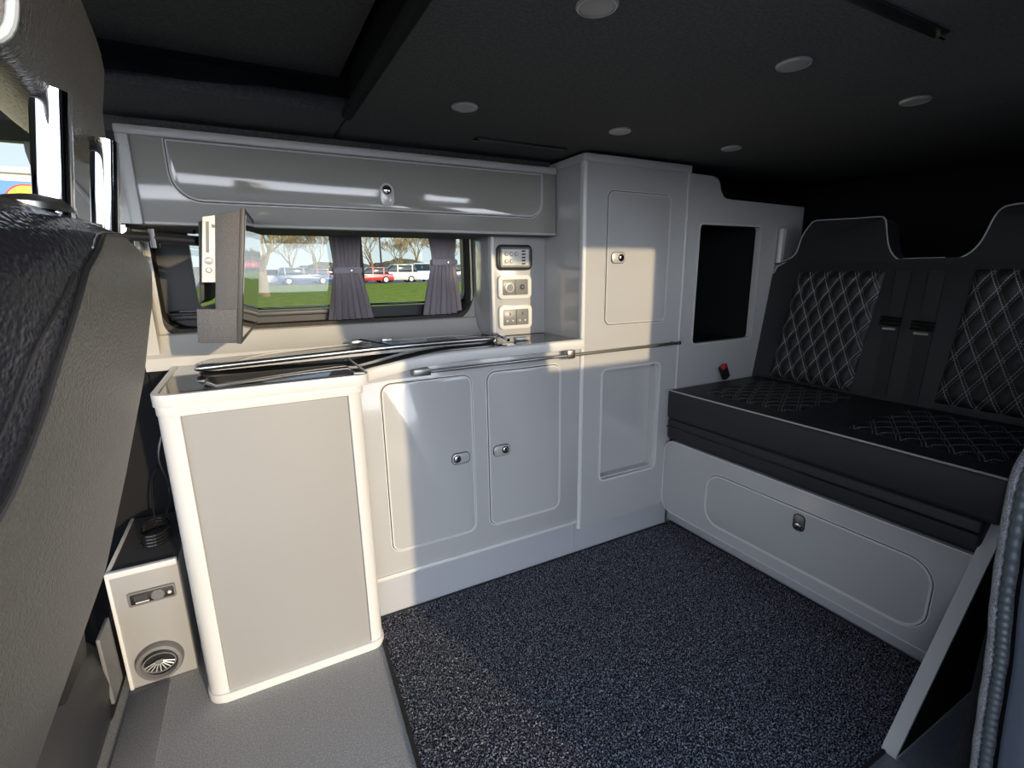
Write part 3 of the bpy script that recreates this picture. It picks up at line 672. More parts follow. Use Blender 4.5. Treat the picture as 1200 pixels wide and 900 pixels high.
MB().tube(smooth_path([BK(-0.0566, 0.516, -0.004), BK(-0.0264, 0.5066, -0.004), BK(-0.0055, 0.4735, -0.004), BK(-0.0005, 0.284, -0.004), BK(-0.0005, 0.0, -0.004)], 5), 0.0026, 6).build('piping', 'piping', br)
# seat belts between the two seats
def belt(y, s_b, label):
    t = thing('seat_belt', label, 'seat belt', BK(y, 0.0, 0.02), 'lap belts on the bench backrest')
    sk = -0.015
    b = MB(); b.prism([(y - 0.023 + sk, 0.019), (y + 0.023 + sk, 0.019), (y + 0.023, 0.473), (y - 0.023, 0.473)], lambda a_, b_, d: BK(a_, b_, d), 0.0015, 0.0045); b.build('strap', 'belt', t)
    for k in range(3):
        MB().tube([BK(y - 0.034, s_b + k * 0.012, 0.010), BK(y + 0.034, s_b + k * 0.012 + 0.003, 0.010)], 0.0045, 8).build('guide_bar', 'black_gloss', t)
    MB().prism(rr(y - 0.022, y + 0.022, s_b - 0.018, s_b - 0.008, 0.003), lambda a_, b_, d: BK(a_, b_, d), 0.006, 0.012, 0.001).build('buckle_plate', 'steel_dark', t)
belt(-0.5065, 0.279, 'black belt strap on the bench backrest beside the window-side quilted panel')
belt(-0.606, 0.270, 'black belt strap on the bench backrest beside the doorway-side quilted panel')
bk = thing('belt_buckle', 'black belt buckle with red button at the window end of the bench', 'buckle', (2.0, 0.06, 0.60))
p = at(848, 433, y=-0.022); 
RM = Matrix.Translation((p.x, -0.022, p.z)) @ Matrix.Rotation(-0.5, 4, 'Y')
MB().box((-0.018, -0.010, -0.045), (0.018, 0.010, 0.020), 0.004, 2, RM).build('housing', 'black', bk)
MB().box((-0.016, -0.013, 0.008), (0.016, 0.0, 0.024), 0.003, 2, RM).build('release_button', 'red', bk)

# ------------------------------------------------------------------ side unit beside the bench
su = thing('side_unit', 'grey side unit with a dark opening between tall cabinet and bench', 'cabinet', (2.15, 0.2, 0.4))
UY = 0.002
out = [(1.750, 0.40), (2.477, 0.40), (2.477, 1.378), (1.988, 1.384)]
c1 = smooth_path([Vector((1.988, 1.384, 0)), Vector((1.945, 1.390, 0)), Vector((1.922, 1.4154, 0)), Vector((1.908, 1.448, 0)), Vector((1.8795, 1.463, 0)), Vector((1.8466, 1.465, 0))], 5)
out += [(p_.x, p_.y) for p_ in c1[1:]] + [(1.750, 1.466)]
hole = rr(1.8136, 2.187, 0.8067, 1.2865, 0.02)
b = MB(); b.plate(out, [hole], XZ, UY, UY + 0.016); b.build('face_panel', 'laminate', su)
MB().ring(offset_rr(1.8136, 2.187, 0.8067, 1.2865, 0.02, 0.004), offset_rr(1.8136, 2.187, 0.8067, 1.2865, 0.02, -0.003), XZ, UY - 0.004, UY + 0.02).build('opening_trim', 'edge_dull', su)
MB().box((1.79, 0.37, 0.76), (2.25, 0.385, 1.33)).build('back_board', 'black', su)
b = MB(); b.box((1.797, 0.018, 0.77), (1.8095, 0.37, 1.31)); b.box((2.191, 0.018, 0.77), (2.203, 0.37, 1.31)); b.box((1.797, 0.018, 0.785), (2.203, 0.37, 0.803)); b.box((1.797, 0.018, 1.290), (2.203, 0.37, 1.303))
b.build('cubby_lining', 'rear_lining', su)
b = MB(); pa, pb = at(917, 268, y=-0.012), at(912, 308, y=-0.012); b.tube([pa, pb], 0.012, 10); b.tube([pa + Vector((0.03, 0.01, 0)), pb + Vector((0.03, 0.01, 0))], 0.010, 10); b.build('end_rail', 'edge_dull', su)
pt = tag(MB().box((1.815, 0.340, 1.03), (1.86, 0.3695, 1.10), 0.003).build('junction_box', 'black'), 'small black box fixed inside the dark side unit opening', 'box')

# ------------------------------------------------------------------ sloping end board of the bench
sb = thing('end_board', 'dark end board with sloping pale edge at the doorway end of the bench', 'board', (1.7, -1.03, 0))
lp = [(1.388, 0.001), (2.30, 0.001), (2.30, 0.506), (1.748, 0.506)]
lpr = rounded(lp, 0.02)
MB().prism(lpr, XZ, -1.048, -1.028, 0.001).build('board', 'rear_lining', sb)
def inset(loop, d):
    c = Vector((sum(a_ for a_, _ in loop) / len(loop), sum(b_ for _, b_ in loop) / len(loop)))
    out = []
    for i in range(len(loop)):
        p_ = Vector(loop[i]); t_ = Vector(loop[(i + 1) % len(loop)]) - Vector(loop[i - 1]); n_ = Vector((-t_.y, t_.x)).normalized()
        out.append(tuple(p_ + n_ * d))
    return out
MB().ring(inset(lpr, -0.004), inset(lpr, 0.004), XZ, -1.0495, -1.0195).build('edging', 'edge', sb)

# ------------------------------------------------------------------ ceiling spotlights
GS = 'round spotlights in the black ceiling'
spots = {(0.726, -0.226): 'round spotlight in the ceiling above the kitchen, near the roof hatch', (1.208, -0.226): 'round spotlight in the ceiling above the tall cabinet front',
         (1.678, -0.228): 'small looking round spotlight in the ceiling above the side unit', (0.728, -0.737): 'largest round spotlight, at the top edge of the photo',
         (1.212, -0.737): 'round spotlight in the middle of the ceiling on the doorway side', (1.690, -0.737): 'round spotlight in the ceiling above the bench seat'}
proto = None
for (x, y), lab in spots.items():
    if proto is None:
        t = thing('ceiling_spotlight', lab, 'spotlight', (0, 0, 0), GS)
        MB().lathe([(0.028, 1.5), (0.032, 1.5), (0.0325, 1.4975), (0.0305, 1.4945), (0.028, 1.494), (0.027, 1.496)], lambda a_, b_, d: Vector((a_, b_, d)), 32, False).build('ring', 'silver', t)
        MB().lathe([(0.028, 1.499), (0.0275, 1.4955), (0.024, 1.4940), (0.01, 1.4935)], lambda a_, b_, d: Vector((a_, b_, d)), 32).build('lens', 'lens', t)
        proto = t
    else:
        t = copy_tree(proto); t['label'] = lab
    t.location = (x, y, 0)
# black tracks in the ceiling
for (xa, xb, y, lab, flip) in ((0.865, 1.185, 0.018, 'black ceiling track with metal end above the overhead locker', 0), (1.05, 1.325, -0.93, 'black ceiling track with metal end near the doorway', 1)):
    t = thing('ceiling_track', lab, 'track', (xa, y, 1.5), 'black tracks in the ceiling')
    MB().box((xa, y - 0.012, 1.4955), (xb, y + 0.012, 1.4998), 0.0015).build('channel', 'black', t)
    ex = xb if flip else xa
    MB().tube([(ex - 0.010, y, 1.494), (ex + 0.010, y, 1.494)], 0.0035, 10).build('end_clip', 'chrome', t)

# ------------------------------------------------------------------ floor mat
fm = thing('floor_mat', 'black and grey speckled mat covering the middle of the floor', 'mat', (1.1, -0.5, 0))
loop = [(0.452, 0.012), (0.448, -0.12), (0.424, -0.535), (0.396, -1.025), (1.772, -1.025), (1.772, 0.012)]
b = MB()
rnd = random.Random(3); MU, MV = 500, 390
hts = [[rnd.random() ** 1.5 for _ in range(MV + 1)] for _ in range(MU + 1)]
def mat_pt(u, v):
    i, j = int(u * MU + .5), int(v * MV + .5)
    y = 0.012 - 1.037 * v
    xl = 0.452 - 0.004 * min(1, -(y - 0.012) / 0.13) - max(0, -y - 0.12) * 0.0578
    h = hts[i][j] if 0 < i < MU and 0 < j < MV else 0.0
    return Vector((xl + (1.772 - xl) * u + rnd.uniform(-.0008, .0008), y + rnd.uniform(-.0008, .0008), 0.002 + 0.0052 * h))
b.sheet(MU, MV, mat_pt)
b.build('pile', 'mat_pile', fm, 180, fix=False)
b = MB(); b.tube([(x, y, 0.003) for x, y in loop[:4]] , 0.0068, 8, False, 0.9); b.tube([(x, y, 0.003) for x, y in loop[3:]], 0.0055, 8); b.tube([(1.772, 0.012, 0.003), (0.452, 0.012, 0.003)], 0.0045, 8)
b.build('binding', 'binding', fm)

# ------------------------------------------------------------------ heater box by the front seat
hb = thing('heater_box', 'small grey heater box standing between front seat and end cabinet', 'heater', (-0.14, 0.2, 0))
HY = 0.062
MB().box((-0.205, HY, 0.002), (-0.052, 0.41, 0.348), 0.002).build('body', 'beige_panel', hb)
MB().box((-0.209, HY - 0.004, 0.0), (-0.200, 0.41, 0.360), 0.002).build('side_edging', 'edge', hb)
MB().box((-0.207, HY - 0.005, 0.345), (-0.052, HY + 0.012, 0.362), 0.003).build('top_edging', 'edge', hb)
MB().box((-0.200, HY + 0.012, 0.346), (-0.052, 0.41, 0.355)).build('lid', 'dark_grey', hb)
ctl = MB().prism(rr(-0.172, -0.066, 0.252, 0.292, 0.004), XZ, HY - 0.006, HY - 0.0003, 0.002).build('control_unit', 'mid_grey', hb)
MB().prism(rr(-0.166, -0.070, 0.258, 0.287, 0.003), XZ, HY - 0.0075, HY - 0.003, 0.0005).build('control_face', 'black', ctl)
MB().prism(rr(-0.158, -0.128, 0.266, 0.283, 0.002), XZ, HY - 0.0085, HY - 0.006).build('display', 'dark_grey', ctl)
MB().prism(rr(-0.156, -0.126, 0.2605, 0.2635, 0.001), XZ, HY - 0.009, HY - 0.006).build('light_bar', 'white', ctl)
MB().lathe([(0.0155, HY - 0.007), (0.0155, HY - 0.012), (0.013, HY - 0.014)], lambda a_, b_, d: Vector((-0.105 + a_, d, 0.273 + b_)), 24).build('dial', 'mid_grey', ctl)
MB().lathe([(0.0045, HY - 0.007), (0.0045, HY - 0.010)], lambda a_, b_, d: Vector((-0.079 + a_, d, 0.271 + b_)), 14).build('push_button', 'white', ctl)
VC = (-0.131, 0.070)
def vm(a_, b_, d): return Vector((VC[0] + a_, d, VC[1] + b_))
av = MB().lathe([(0.056, HY - 0.0005), (0.056, HY - 0.012), (0.052, HY - 0.020), (0.044, HY - 0.022), (0.042, HY - 0.016), (0.040, HY - 0.012)], vm, 40, False).build('air_vent', 'mid_grey', hb)
MB().lathe([(0.041, HY - 0.006), (0.041, HY - 0.008)], vm, 32).build('vent_back', 'black', av)
MB().ring([(0.039 * math.cos(t_) , 0.030 * math.sin(t_)) for t_ in [2 * PI * k / 32 for k in range(32)]], [(0.036 * math.cos(t_), 0.027 * math.sin(t_)) for t_ in [2 * PI * k / 32 for k in range(32)]], lambda a_, b_, d: vm(a_, b_, d), HY - 0.017, HY - 0.009).build('vent_bezel', 'mid_grey', av)
for k in range(9):
    t_ = PI + 0.25 + (PI - 0.5) * k / 8
    MB().tube([vm(0.009 * math.cos(t_), 0.009 * math.sin(t_) + 0.006, HY - 0.015), vm(0.037 * math.cos(t_), 0.028 * math.sin(t_), HY - 0.015)], 0.0017, 6).build('vent_blade', 'silver', av)
MB().box((VC[0] - 0.009, HY - 0.020, VC[1] + 0.000), (VC[0] + 0.009, HY - 0.010, VC[1] + 0.010), 0.002).build('vent_tab', 'mid_grey', av)
# coil of black cable on the heater box
b = MB()
for k in range(4):
    b.tube([(-0.118 + 0.034 * math.cos(t_), 0.22 + 0.05 * math.sin(t_) + 0.004 * k, 0.361 + 0.008 * k + 0.012 * max(0, math.sin(t_))) for t_ in [2 * PI * i / 28 for i in range(28)]], 0.0045, 8, True)
b.tube(smooth_path([(-0.10, 0.26, 0.39), (-0.08, 0.33, 0.46), (-0.10, 0.37, 0.56), (-0.07, 0.39, 0.66)], 6), 0.004, 8)
b.tube(smooth_path([(-0.12, 0.27, 0.39), (-0.13, 0.34, 0.45), (-0.115, 0.38, 0.52), (-0.05, 0.39, 0.56)], 6), 0.003, 8)
tag(b.build('cable_coil', 'black_gloss'), 'coil of black cable lying on top of the small heater box', 'cable')

# carpet strip and plastic seat plinth below the front seat
cs = tag(MB().prism([(-0.21, -0.62), (-0.115, -0.62), (-0.1145, 0.04), (-0.205, 0.04)], XY, 0.0003, 0.007, 0.001).build('carpet_strip', 'carpet'), 'narrow strip of grey carpet in front of the heater box', 'carpet')
sp = thing('seat_plinth', 'dark plastic plinth under the front seat with a buckle housing', 'seat plinth', (-0.30, -0.3, 0))
b = MB()
def PL(u, v, y): q_ = at(u, v, y=y); return (q_.x, q_.z)
prof = [(-0.62, 0.002), (-0.235, 0.002), (-0.215, 0.12), (-0.228, 0.22), (-0.262, 0.26), (-0.62, 0.26)]
b.prism(prof, XZ, -0.62, -0.02, 0.012, 3); b.build('cover', 'dark_grey', sp)
b = MB(); b.prism([(-0.33, 0.25), (-0.228, 0.25), (-0.222, 0.32), (-0.245, 0.345), (-0.33, 0.35)], XZ, -0.26, -0.08, 0.012, 3); b.build('buckle_housing', 'black', sp)
MB().box((-0.222, -0.05, 0.06), (-0.213, 0.045, 0.25), 0.003, 2).build('side_blade', 'mid_grey', sp)
MB().box((-0.60, -0.05, 0.0), (-0.225, 0.36, 0.20), 0.02, 3).build('inner_cover', 'black', sp)

# ------------------------------------------------------------------ front seat
fs = thing('front_seat', 'black leather front seat seen from behind, with headrest on chrome posts', 'seat', (0.0, -0.9, 0))
SX = [(0.30, -0.185), (0.458, -0.128), (0.64, -0.043), (0.80, 0.029), (0.90, 0.062), (1.00, 0.093), (1.08, 0.112), (1.125, 0.118), (1.15, 0.108), (1.163, 0.088), (1.168, 0.06)]
def sx_rear(z):
    for (za, xa), (zb, xb) in zip(SX, SX[1:]):
        if z <= zb: return xa + (xb - xa) * (z - za) / (zb - za)
    return SX[-1][1]
Y0, Y1 = -1.19, -0.655
ZT = [0.30 + 0.80 * k / 40 for k in range(41)] + [1.115, 1.13, 1.142, 1.151, 1.157, 1.161, 1.163]
NA = 72
YC = (Y0 + Y1) / 2
def ring_pt(t, k):
    """t around the section (0..1), k index up"""
    z = ZT[k]; a = 2 * PI * t
    thick = 0.17 if z < 1.0 else 0.17 - 0.07 * (z - 1.0) / 0.16
    cx = sx_rear(min(z, 1.168)) - thick / 2
    # closing at the top
    sh = 1.0
    if z > 1.10: sh = math.sqrt(max(0.0, 1 - ((z - 1.10) / 0.0645) ** 2)) * 0.55 + 0.45 if z < 1.163 else 0.45
    hw = (Y1 - Y0) / 2 - 0.012 * max(0, (z - 1.0) / 0.16) - (0.05 * (1 - sh)); hd = thick / 2 * (0.35 + 0.65 * sh)
    ca, sa = math.cos(a), math.sin(a); n = 3.2
    px = math.copysign(abs(ca) ** (2 / n), ca) * hd; py = math.copysign(abs(sa) ** (2 / n), sa) * hw
    bulge = 0.010 * (1 - (py / hw) ** 2) if ca > 0 else 0
    return Vector((cx + px + bulge, (Y0 + Y1) / 2 + py, z - max(0.0, (z - 1.06) / 0.10) * (0.006 + 0.020 * max(0.0, (-0.92 - ((Y0 + Y1) / 2 + py)) / 0.25) ** 2)))
def seam_y(z):
    pts_ = [(0.2, -1.175), (0.96, -1.14), (0.99, -1.115), (1.02, -1.097), (1.045, -1.083), (1.084, -1.068), (1.118, -1.042), (1.137, -0.98), (1.145, -0.93), (1.152, -0.80), (1.2, -0.80)]
    for (za, ya), (zb, yb) in zip(pts_, pts_[1:]):
        if z <= zb: return ya + (yb - ya) * (z - za) / (zb - za)
    return -0.80
YC, HW = (Y0 + Y1) / 2, (Y1 - Y0) / 2
KP = max(k for k, z in enumerate(ZT) if z <= 1.152)
def a_seam(k):
    q = max(-0.999, min(0.999, (seam_y(ZT[k]) - YC) / (HW - 0.012 * max(0, (ZT[k] - 1.0) / 0.16))))
    return math.asin(math.copysign(abs(q) ** 1.6, q)) / (2 * PI)
A_FAR = 0.34
def kz(v, K): return min(int(v * K + .5), K)
b = MB(); b.sheet(64, KP, lambda u, v: ring_pt(a_seam(kz(v, KP)) + (A_FAR - a_seam(kz(v, KP))) * u, kz(v, KP)))
bp_ = b.build('back_panel', 'vinyl', fs, 60)
b = MB(); K = len(ZT) - 1
b.sheet(56, KP, lambda u, v: ring_pt(A_FAR + (1 + a_seam(kz(v, KP)) - A_FAR) * u, kz(v, KP)))
rows = [[b.bm.verts.new(ring_pt(i / NA, k)) for i in range(NA)] for k in range(KP, K + 1)]
for A, B in zip(rows, rows[1:]):
    for i in range(NA): b.bm.faces.new((A[i], A[(i + 1) % NA], B[(i + 1) % NA], B[i]))
b.bm.faces.new(rows[-1])
lc = b.build('leather_cover', 'leather', fs, 60)
seam = [ring_pt(a_seam(k), k) for k in range(14, KP + 1)]
top = [ring_pt(a_seam(KP) + (0.25 - a_seam(KP)) * i / 24, KP) for i in range(1, 25)]
MB().tube([p_ + Vector((0.001, 0, 0)) for p_ in seam + top], 0.0016, 6).build('seam_cord', 'black', lc)
stp = []
for k in range(14, KP + 1):
    q = max(-0.999, min(0.999, (seam_y(ZT[k]) - (0.030 - 0.018 * max(0, min(1, (ZT[k] - 1.08) / 0.06))) - YC) / HW)); a_ = math.asin(math.copysign(abs(q) ** 1.6, q)) / (2 * PI)
    stp.append(ring_pt(a_, k))
lo_ = [p_ for p_ in stp if p_.z < 1.12]; hi_ = [p_ for p_ in stp if p_.z > 1.113]
MB().tube(smooth_path(lo_, 4), 0.0009, 6).build('seam_cord', 'black', lc)
line = smooth_path(hi_, 10)
MB().tube([p_ + Vector((0.0006, -0.0004, 0.0004)) for p_ in line], [0.0003 + 0.0004 * (i % 4 < 2) for i in range(len(line))], 6).build('stitching', 'stitch', lc)
# headrest: an oval block along y with a leather end cap
HY0, HY1 = -1.062, -0.690
hc = (0.054, 1.322)
def hr(t, w):
    y = HY0 + (HY1 - HY0) * w
    e = min(1.0, 0.80 + w * 4 if w < .5 else (1 - w) * 5); e = math.sqrt(max(0.0, 1 - (1 - e) ** 2)); k = 0.72 + 0.28 * e
    a = 2 * PI * t; ca, sa = math.cos(a), math.sin(a); n = 2.7
    dx = math.copysign(abs(ca) ** (2 / n), ca) * 0.058 * k; dz = math.copysign(abs(sa) ** (2 / n), sa) * 0.108 * (0.85 + .15 * e)
    th = math.radians(30); ex, ez = dx * math.cos(th) + dz * math.sin(th), dz * math.cos(th) - dx * math.sin(th)
    return Vector((hc[0] + 0.010 + ex - 0.060 * sa - 0.08 * (y + 0.88), y, hc[1] + ez))
b = MB(); b.sheet(56, 48, lambda u, v: hr(u, v), closed_u=True)
n_ = 56
def cap(w): return b.bm.faces.new([b.bm.verts.new(hr(i / n_, w)) for i in range(n_)])
cap(1.0)
hd = b.build('headrest', 'vinyl', fs, 60)
b = MB()
c_ = sum((hr(i / n_, 0.0) for i in range(n_)), Vector()) / n_
b.sheet(56, 10, lambda u, v: c_ + (hr(u, 0.0) - c_) * v + Vector((0, -0.014 * (1 - v * v), 0)), closed_u=True)
b.build('end_cap', 'leather_pale', hd, 60)
MB().tube([hr(i / n_, 0.0) + Vector((0, -0.002, 0)) for i in range(n_)], 0.0026, 10, True).build('piping', 'piping', hd)
for (x, y) in ((0.096, -0.968), (0.098, -0.832)):
    pa, pb = Vector((x - 0.004, y, 1.12)), Vector((x + 0.012, y, 1.226))
    po = MB().tube([pa, pb], 0.0108, 20).build('post', 'chrome', fs)
    q_ = 1.0 if y < -.9 else 0.55
    MB().lathe([(0.028 * q_, 0.0), (0.028 * q_, 0.004), (0.024 * q_, 0.008 * q_), (0.014 * q_, 0.010 * q_)], lambda a_, b_, d, x=x, y=y: Vector((x - 0.008 + a_ * .7, y + b_ * 1.15, 1.149 + d)), 24).build('guide_collar', 'steel_dark' if y < -.9 else 'dark_grey', po)
MB().box((-0.75, -1.17, 0.28), (-0.20, -0.68, 0.50), 0.05, 4).build('seat_base_cushion', 'leather', fs)
MB().box((-0.70, -1.10, 0.0), (-0.28, -0.75, 0.30), 0.02, 2).build('pedestal', 'black', fs)

# ------------------------------------------------------------------ door pillar at the right edge
dp = [at(u, v, x=1.10) for u, v in ((1212, 440), (1205, 500), (1174, 560), (1154, 680), (1147, 760), (1137, 830), (1128, 905), (1122, 1000))]
path = smooth_path(dp, 6)
path = [Vector((1.10, p_.y, p_.z)) for p_ in path]
b = MB(); NP = len(path) - 1
sec = [(0.03, 0.004), (0.008, 0.003), (0.0, -0.001), (-0.002, -0.006), (0.003, -0.011), (0.03, -0.02)]
def psec(u, v, amp=0.0):
    p_ = path[min(int(u * NP + .5), NP)]; q_ = sec[min(int(v * 5 + .5), 5)]
    return Vector((p_.x + q_[0] + 0.0015 * math.sin(p_.z * 90), p_.y + q_[1] - 0.008, p_.z))
b.sheet(NP, 5, psec); struct(b.build('trim_10', 'carpet', sharp=60))
b = MB()      # ribbed rubber seal
sp_ = [Vector((1.100, p_.y - 0.024, p_.z)) for p_ in path]
fine = smooth_path(sp_, 6)
b.tube(fine, [0.0062 + 0.0014 * (i % 4 in (0, 1)) for i in range(len(fine))], 10)
struct(b.build('trim_11', 'rubber', sharp=60))
b = MB()
b.sheet(NP, 5, lambda u, v: (lambda p_, k: Vector((1.105 + (0.0, -0.008, -0.02, -0.028, -0.03, -0.03)[k], p_.y - 0.036 - (0.0, 0.010, 0.035, 0.08, 0.16, 0.34)[k], p_.z)))(path[min(int(u * NP + .5), NP)], min(int(v * 5 + .5), 5)))
struct(b.build('trim_12', 'paint', sharp=60))
b = MB(); b.box((1.125, -1.38, -0.02), (1.22, -1.205, 1.5)); struct(b.build('trim_13', 'rear_lining'))

# ------------------------------------------------------------------ outside
def grid_ground():
    b = MB()
    xs = [-60, -40, -25, -15, -8, -3, 0, 3, 6, 10, 15, 20, 26, 34, 45, 60]; ys = [0.9, 3, 6, 10, 16, 24, 34, 44, 46, 60, 90]
    def h(y): return -0.55 + (y - 0.9) / 45 * 0.98 if y < 45 else 0.43
    V_ = [[b.bm.verts.new((x, y, h(y) + (0.0 if y > 44 else 0.03 * math.sin(x * 1.3 + y)))) for y in ys] for x in xs]
    for i in range(len(xs) - 1):
        for j in range(len(ys) - 1): b.bm.faces.new((V_[i][j], V_[i + 1][j], V_[i + 1][j + 1], V_[i][j + 1]))
    return b
g = grid_ground().build('ground_lawn', 'grass'); struct(g)
struct(MB().box((-60, 45.2, 0.36), (60, 90, 0.44)).build('ground_car_park', 'tarmac'))
struct(MB().box((-60, -60, -0.60), (60, 0.95, -0.55)).build('ground', 'tarmac'))
def make_car(label, x, y, z, col, kind, heading=0.0, far=False):
    t = thing('car', label, 'car', (x, y, z), 'parked cars beyond the lawn')
    mt = mat('car paint', col, 0.25, coat=1.0)
    L, H = {'hatch': (4.0, 1.45), 'estate': (4.6, 1.5), 'suv': (4.5, 1.75), 'van': (4.6, 1.9)}[kind]
    R_ = Matrix.Translation((x, y, z)) @ Matrix.Rotation(heading, 4, 'Z')
    w = 0.88; h0 = 0.25; belt_ = H * 0.58
    low = [(-L / 2, h0), (L / 2, h0), (L / 2, belt_ * 0.75), (L / 2 - 0.25, belt_ * 0.88), (L * 0.22, belt_), (-L / 2 + 0.1, belt_), (-L / 2, belt_ * 0.85)]
    mp = lambda a, c, d: Vector((a, d, c))
    b = MB(); b.prism(low, mp, -w, w, 0.06, 2, R_); b.build('body', mt, t)
    r0 = -L / 2 + (0.12 if kind in ('estate', 'suv', 'van') else 0.35)
    cab = [(r0, belt_ - 0.02), (L * 0.24, belt_ - 0.02), (L * 0.06, H - 0.05), (r0 + 0.30, H - 0.05)]
    b = MB(); b.prism(cab, mp, -w * 0.9, w * 0.9, 0.05, 2, R_); b.build('windows', 'car_glass', t)
    b = MB(); b.prism([(r0 + 0.26, H - 0.09), (L * 0.075, H - 0.09), (L * 0.05, H), (r0 + 0.34, H)], mp, -w * 0.88, w * 0.88, 0.03, 2, R_)
    for px in (r0 + 0.55, -0.1):
        b.prism([(px - 0.05, belt_ - 0.03), (px + 0.05, belt_ - 0.03), (px + 0.03, H - 0.05), (px - 0.06, H - 0.05)], mp, -w * 0.915, w * 0.915, 0, 2, R_)
    b.build('roof', mt, t)
    for sx_ in (-0.31, 0.31):
        for sy in (-1, 1):
            b = MB(); b.lathe([(0.30, -0.1), (0.32, -0.07), (0.32, 0.07), (0.30, 0.1)], lambda a_, c_, d: R_ @ Vector((sx_ * L + a_, sy * 0.80 + d, 0.32 + c_)), 18)
            wh = b.build('wheel', 'tyre', t)
            b = MB(); b.lathe([(0.19, -0.105), (0.19, 0.105)], lambda a_, c_, d: R_ @ Vector((sx_ * L + a_, sy * 0.80 + d, 0.32 + c_)), 14); b.build('hub_cap', 'silver', wh)
CZ = 0.44
def cx_(u, y): return at(u, 325, y=y).x
cars = [(320, 50, (0.72, 0.72, 0.72), 'hatch', 1.57, 'silver white hatchback parked beyond the lawn, beside the large bare tree'),
        (356, 47, (0.05, 0.09, 0.20), 'estate', 0.1, 'dark blue estate car parked beyond the lawn, nearest the television'),
        (385, 53, (0.42, 0.10, 0.09), 'hatch', 0.0, 'dull red hatchback parked beyond the lawn, half hidden by the middle curtain'),
        (434, 45.9, (0.55, 0.02, 0.03), 'hatch', 3.14, 'bright red car beyond the lawn, beside the middle curtain'),
        (441, 56, (0.08, 0.13, 0.17), 'estate', 0.0, 'dark teal estate car behind the bright red car'),
        (463, 48, (0.62, 0.61, 0.56), 'suv', 3.14, 'pale grey off-road car beside the lamp post'),
        (491, 51, (0.68, 0.73, 0.80), 'van', 1.45, 'pale blue van parked close to the end curtain'),
        (541, 50, (0.06, 0.08, 0.11), 'suv', 0.0, 'dark off-road car at the right end of the window')]
for u, y, c_, k_, hd_, lab in cars: make_car(lab, cx_(u, y), y, CZ, c_, k_, hd_)

def make_tree(x, y, z, H, r, seed, label, bark='bark', twig='twig', spread=0.55, levels=7, group=None):
    rnd = random.Random(seed)
    t = thing('bare_tree', label, 'tree', (x, y, z), group)
    tb, tw = MB(), MB()
    def grow(p, d, L, rad, lev):
        n = 3; pts = [p]; dd = d.copy()
        for k in range(n):
            if lev: dd = (dd + Vector((rnd.uniform(-.18, .18), rnd.uniform(-.18, .18), rnd.uniform(-.05, .14)))).normalized()
            pts.append(pts[-1] + dd * L / n)
        (tb if lev < 2 else tw).tube(pts, [rad * (1 - (0.4 if lev else 0.15) * k / n) for k in range(n + 1)], 6 if lev < 2 else 3)
        if lev >= levels: return
        nb = 3 if lev < 2 else (3 if rnd.random() < .7 else 2)
        for k in range(nb + (1 if lev == 0 else 0)):
            ang = rnd.uniform(0, 2 * PI); sp2 = rnd.uniform(0.35, 1.0) * spread * 1.4
            ax = Vector((math.cos(ang), math.sin(ang), 0)); nd = (dd + ax * sp2).normalized()
            src = pts[-1] if k < 2 else pts[2]
            grow(src, nd, L * rnd.uniform(0.62, 0.80), max(rad * 0.55, 0.022), lev + 1)
    grow(Vector((x, y, z - 0.1)), Vector((0, 0, 1)), H * 0.24, r, 0)
    tb.build('trunk', bark, t, 60, fix=False); tw.build('branches', twig, t, 60, fix=False)
GT = 'bare trees beyond the lawn'
trees = [(308, 30, 8.5, 0.30, 11, 'large bare tree with thick sunlit trunk beside the television', 0.7),
         (372, 60, 9.5, 0.16, 3, 'slim bare tree between the large tree and the middle curtain', 0.55),
         (342, 75, 10, 0.2, 4, 'far bare tree above the dark blue car', 0.6),
         (437, 63, 10.5, 0.20, 5, 'bare spreading tree to the right of the middle curtain', 0.6),
         (489, 60, 10.0, 0.20, 6, 'bare spreading tree above the pale blue van', 0.62),
         (470, 80, 10, 0.2, 8, 'far bare tree between the lamp post and the van', 0.6),
         (525, 70, 10, 0.2, 9, 'far bare tree behind the end curtain', 0.6)]
for u, y, H, r, sd, lab, spd in trees:
    zz = 0.44 if y > 45 else -0.55 + (y - .9) / 45 * .98
    make_tree(cx_(u, y), y, zz, H, r, sd, lab, spread=spd, group=GT)
lp_ = thing('lamp_post', 'dark slim lamp post among the parked cars', 'lamp post', (cx_(448, 50), 50, CZ))
MB().tube([(cx_(448, 50), 50, CZ), (cx_(448, 50), 50, 6.5)], [0.11, 0.07], 10).build('post', 'black', lp_)
MB().box((cx_(448, 50) - 0.5, 49.85, 6.4), (cx_(448, 50) + 0.5, 50.15, 6.55), 0.05).build('lamp_head', 'dark_grey', lp_)
b = MB()
rnd = random.Random(5)
b.sheet(160, 3, lambda u, v: Vector((-70 + 150 * u, 88 + rnd.uniform(-.6, .6), 0.3 + v * (2.6 + 0.8 * math.sin(u * 23) + 0.6 * math.sin(u * 61) + rnd.uniform(-.25, .25)))))
b.sheet(160, 3, lambda u, v: Vector((-70 + 150 * u, 90, 0.3 + v * 2.2)))
hg = b.build('hedge', 'hedge', None, 60, fix=False); hg['kind'] = 'stuff'; tag(hg, 'distant brown hedge line behind the parked cars', 'hedge')
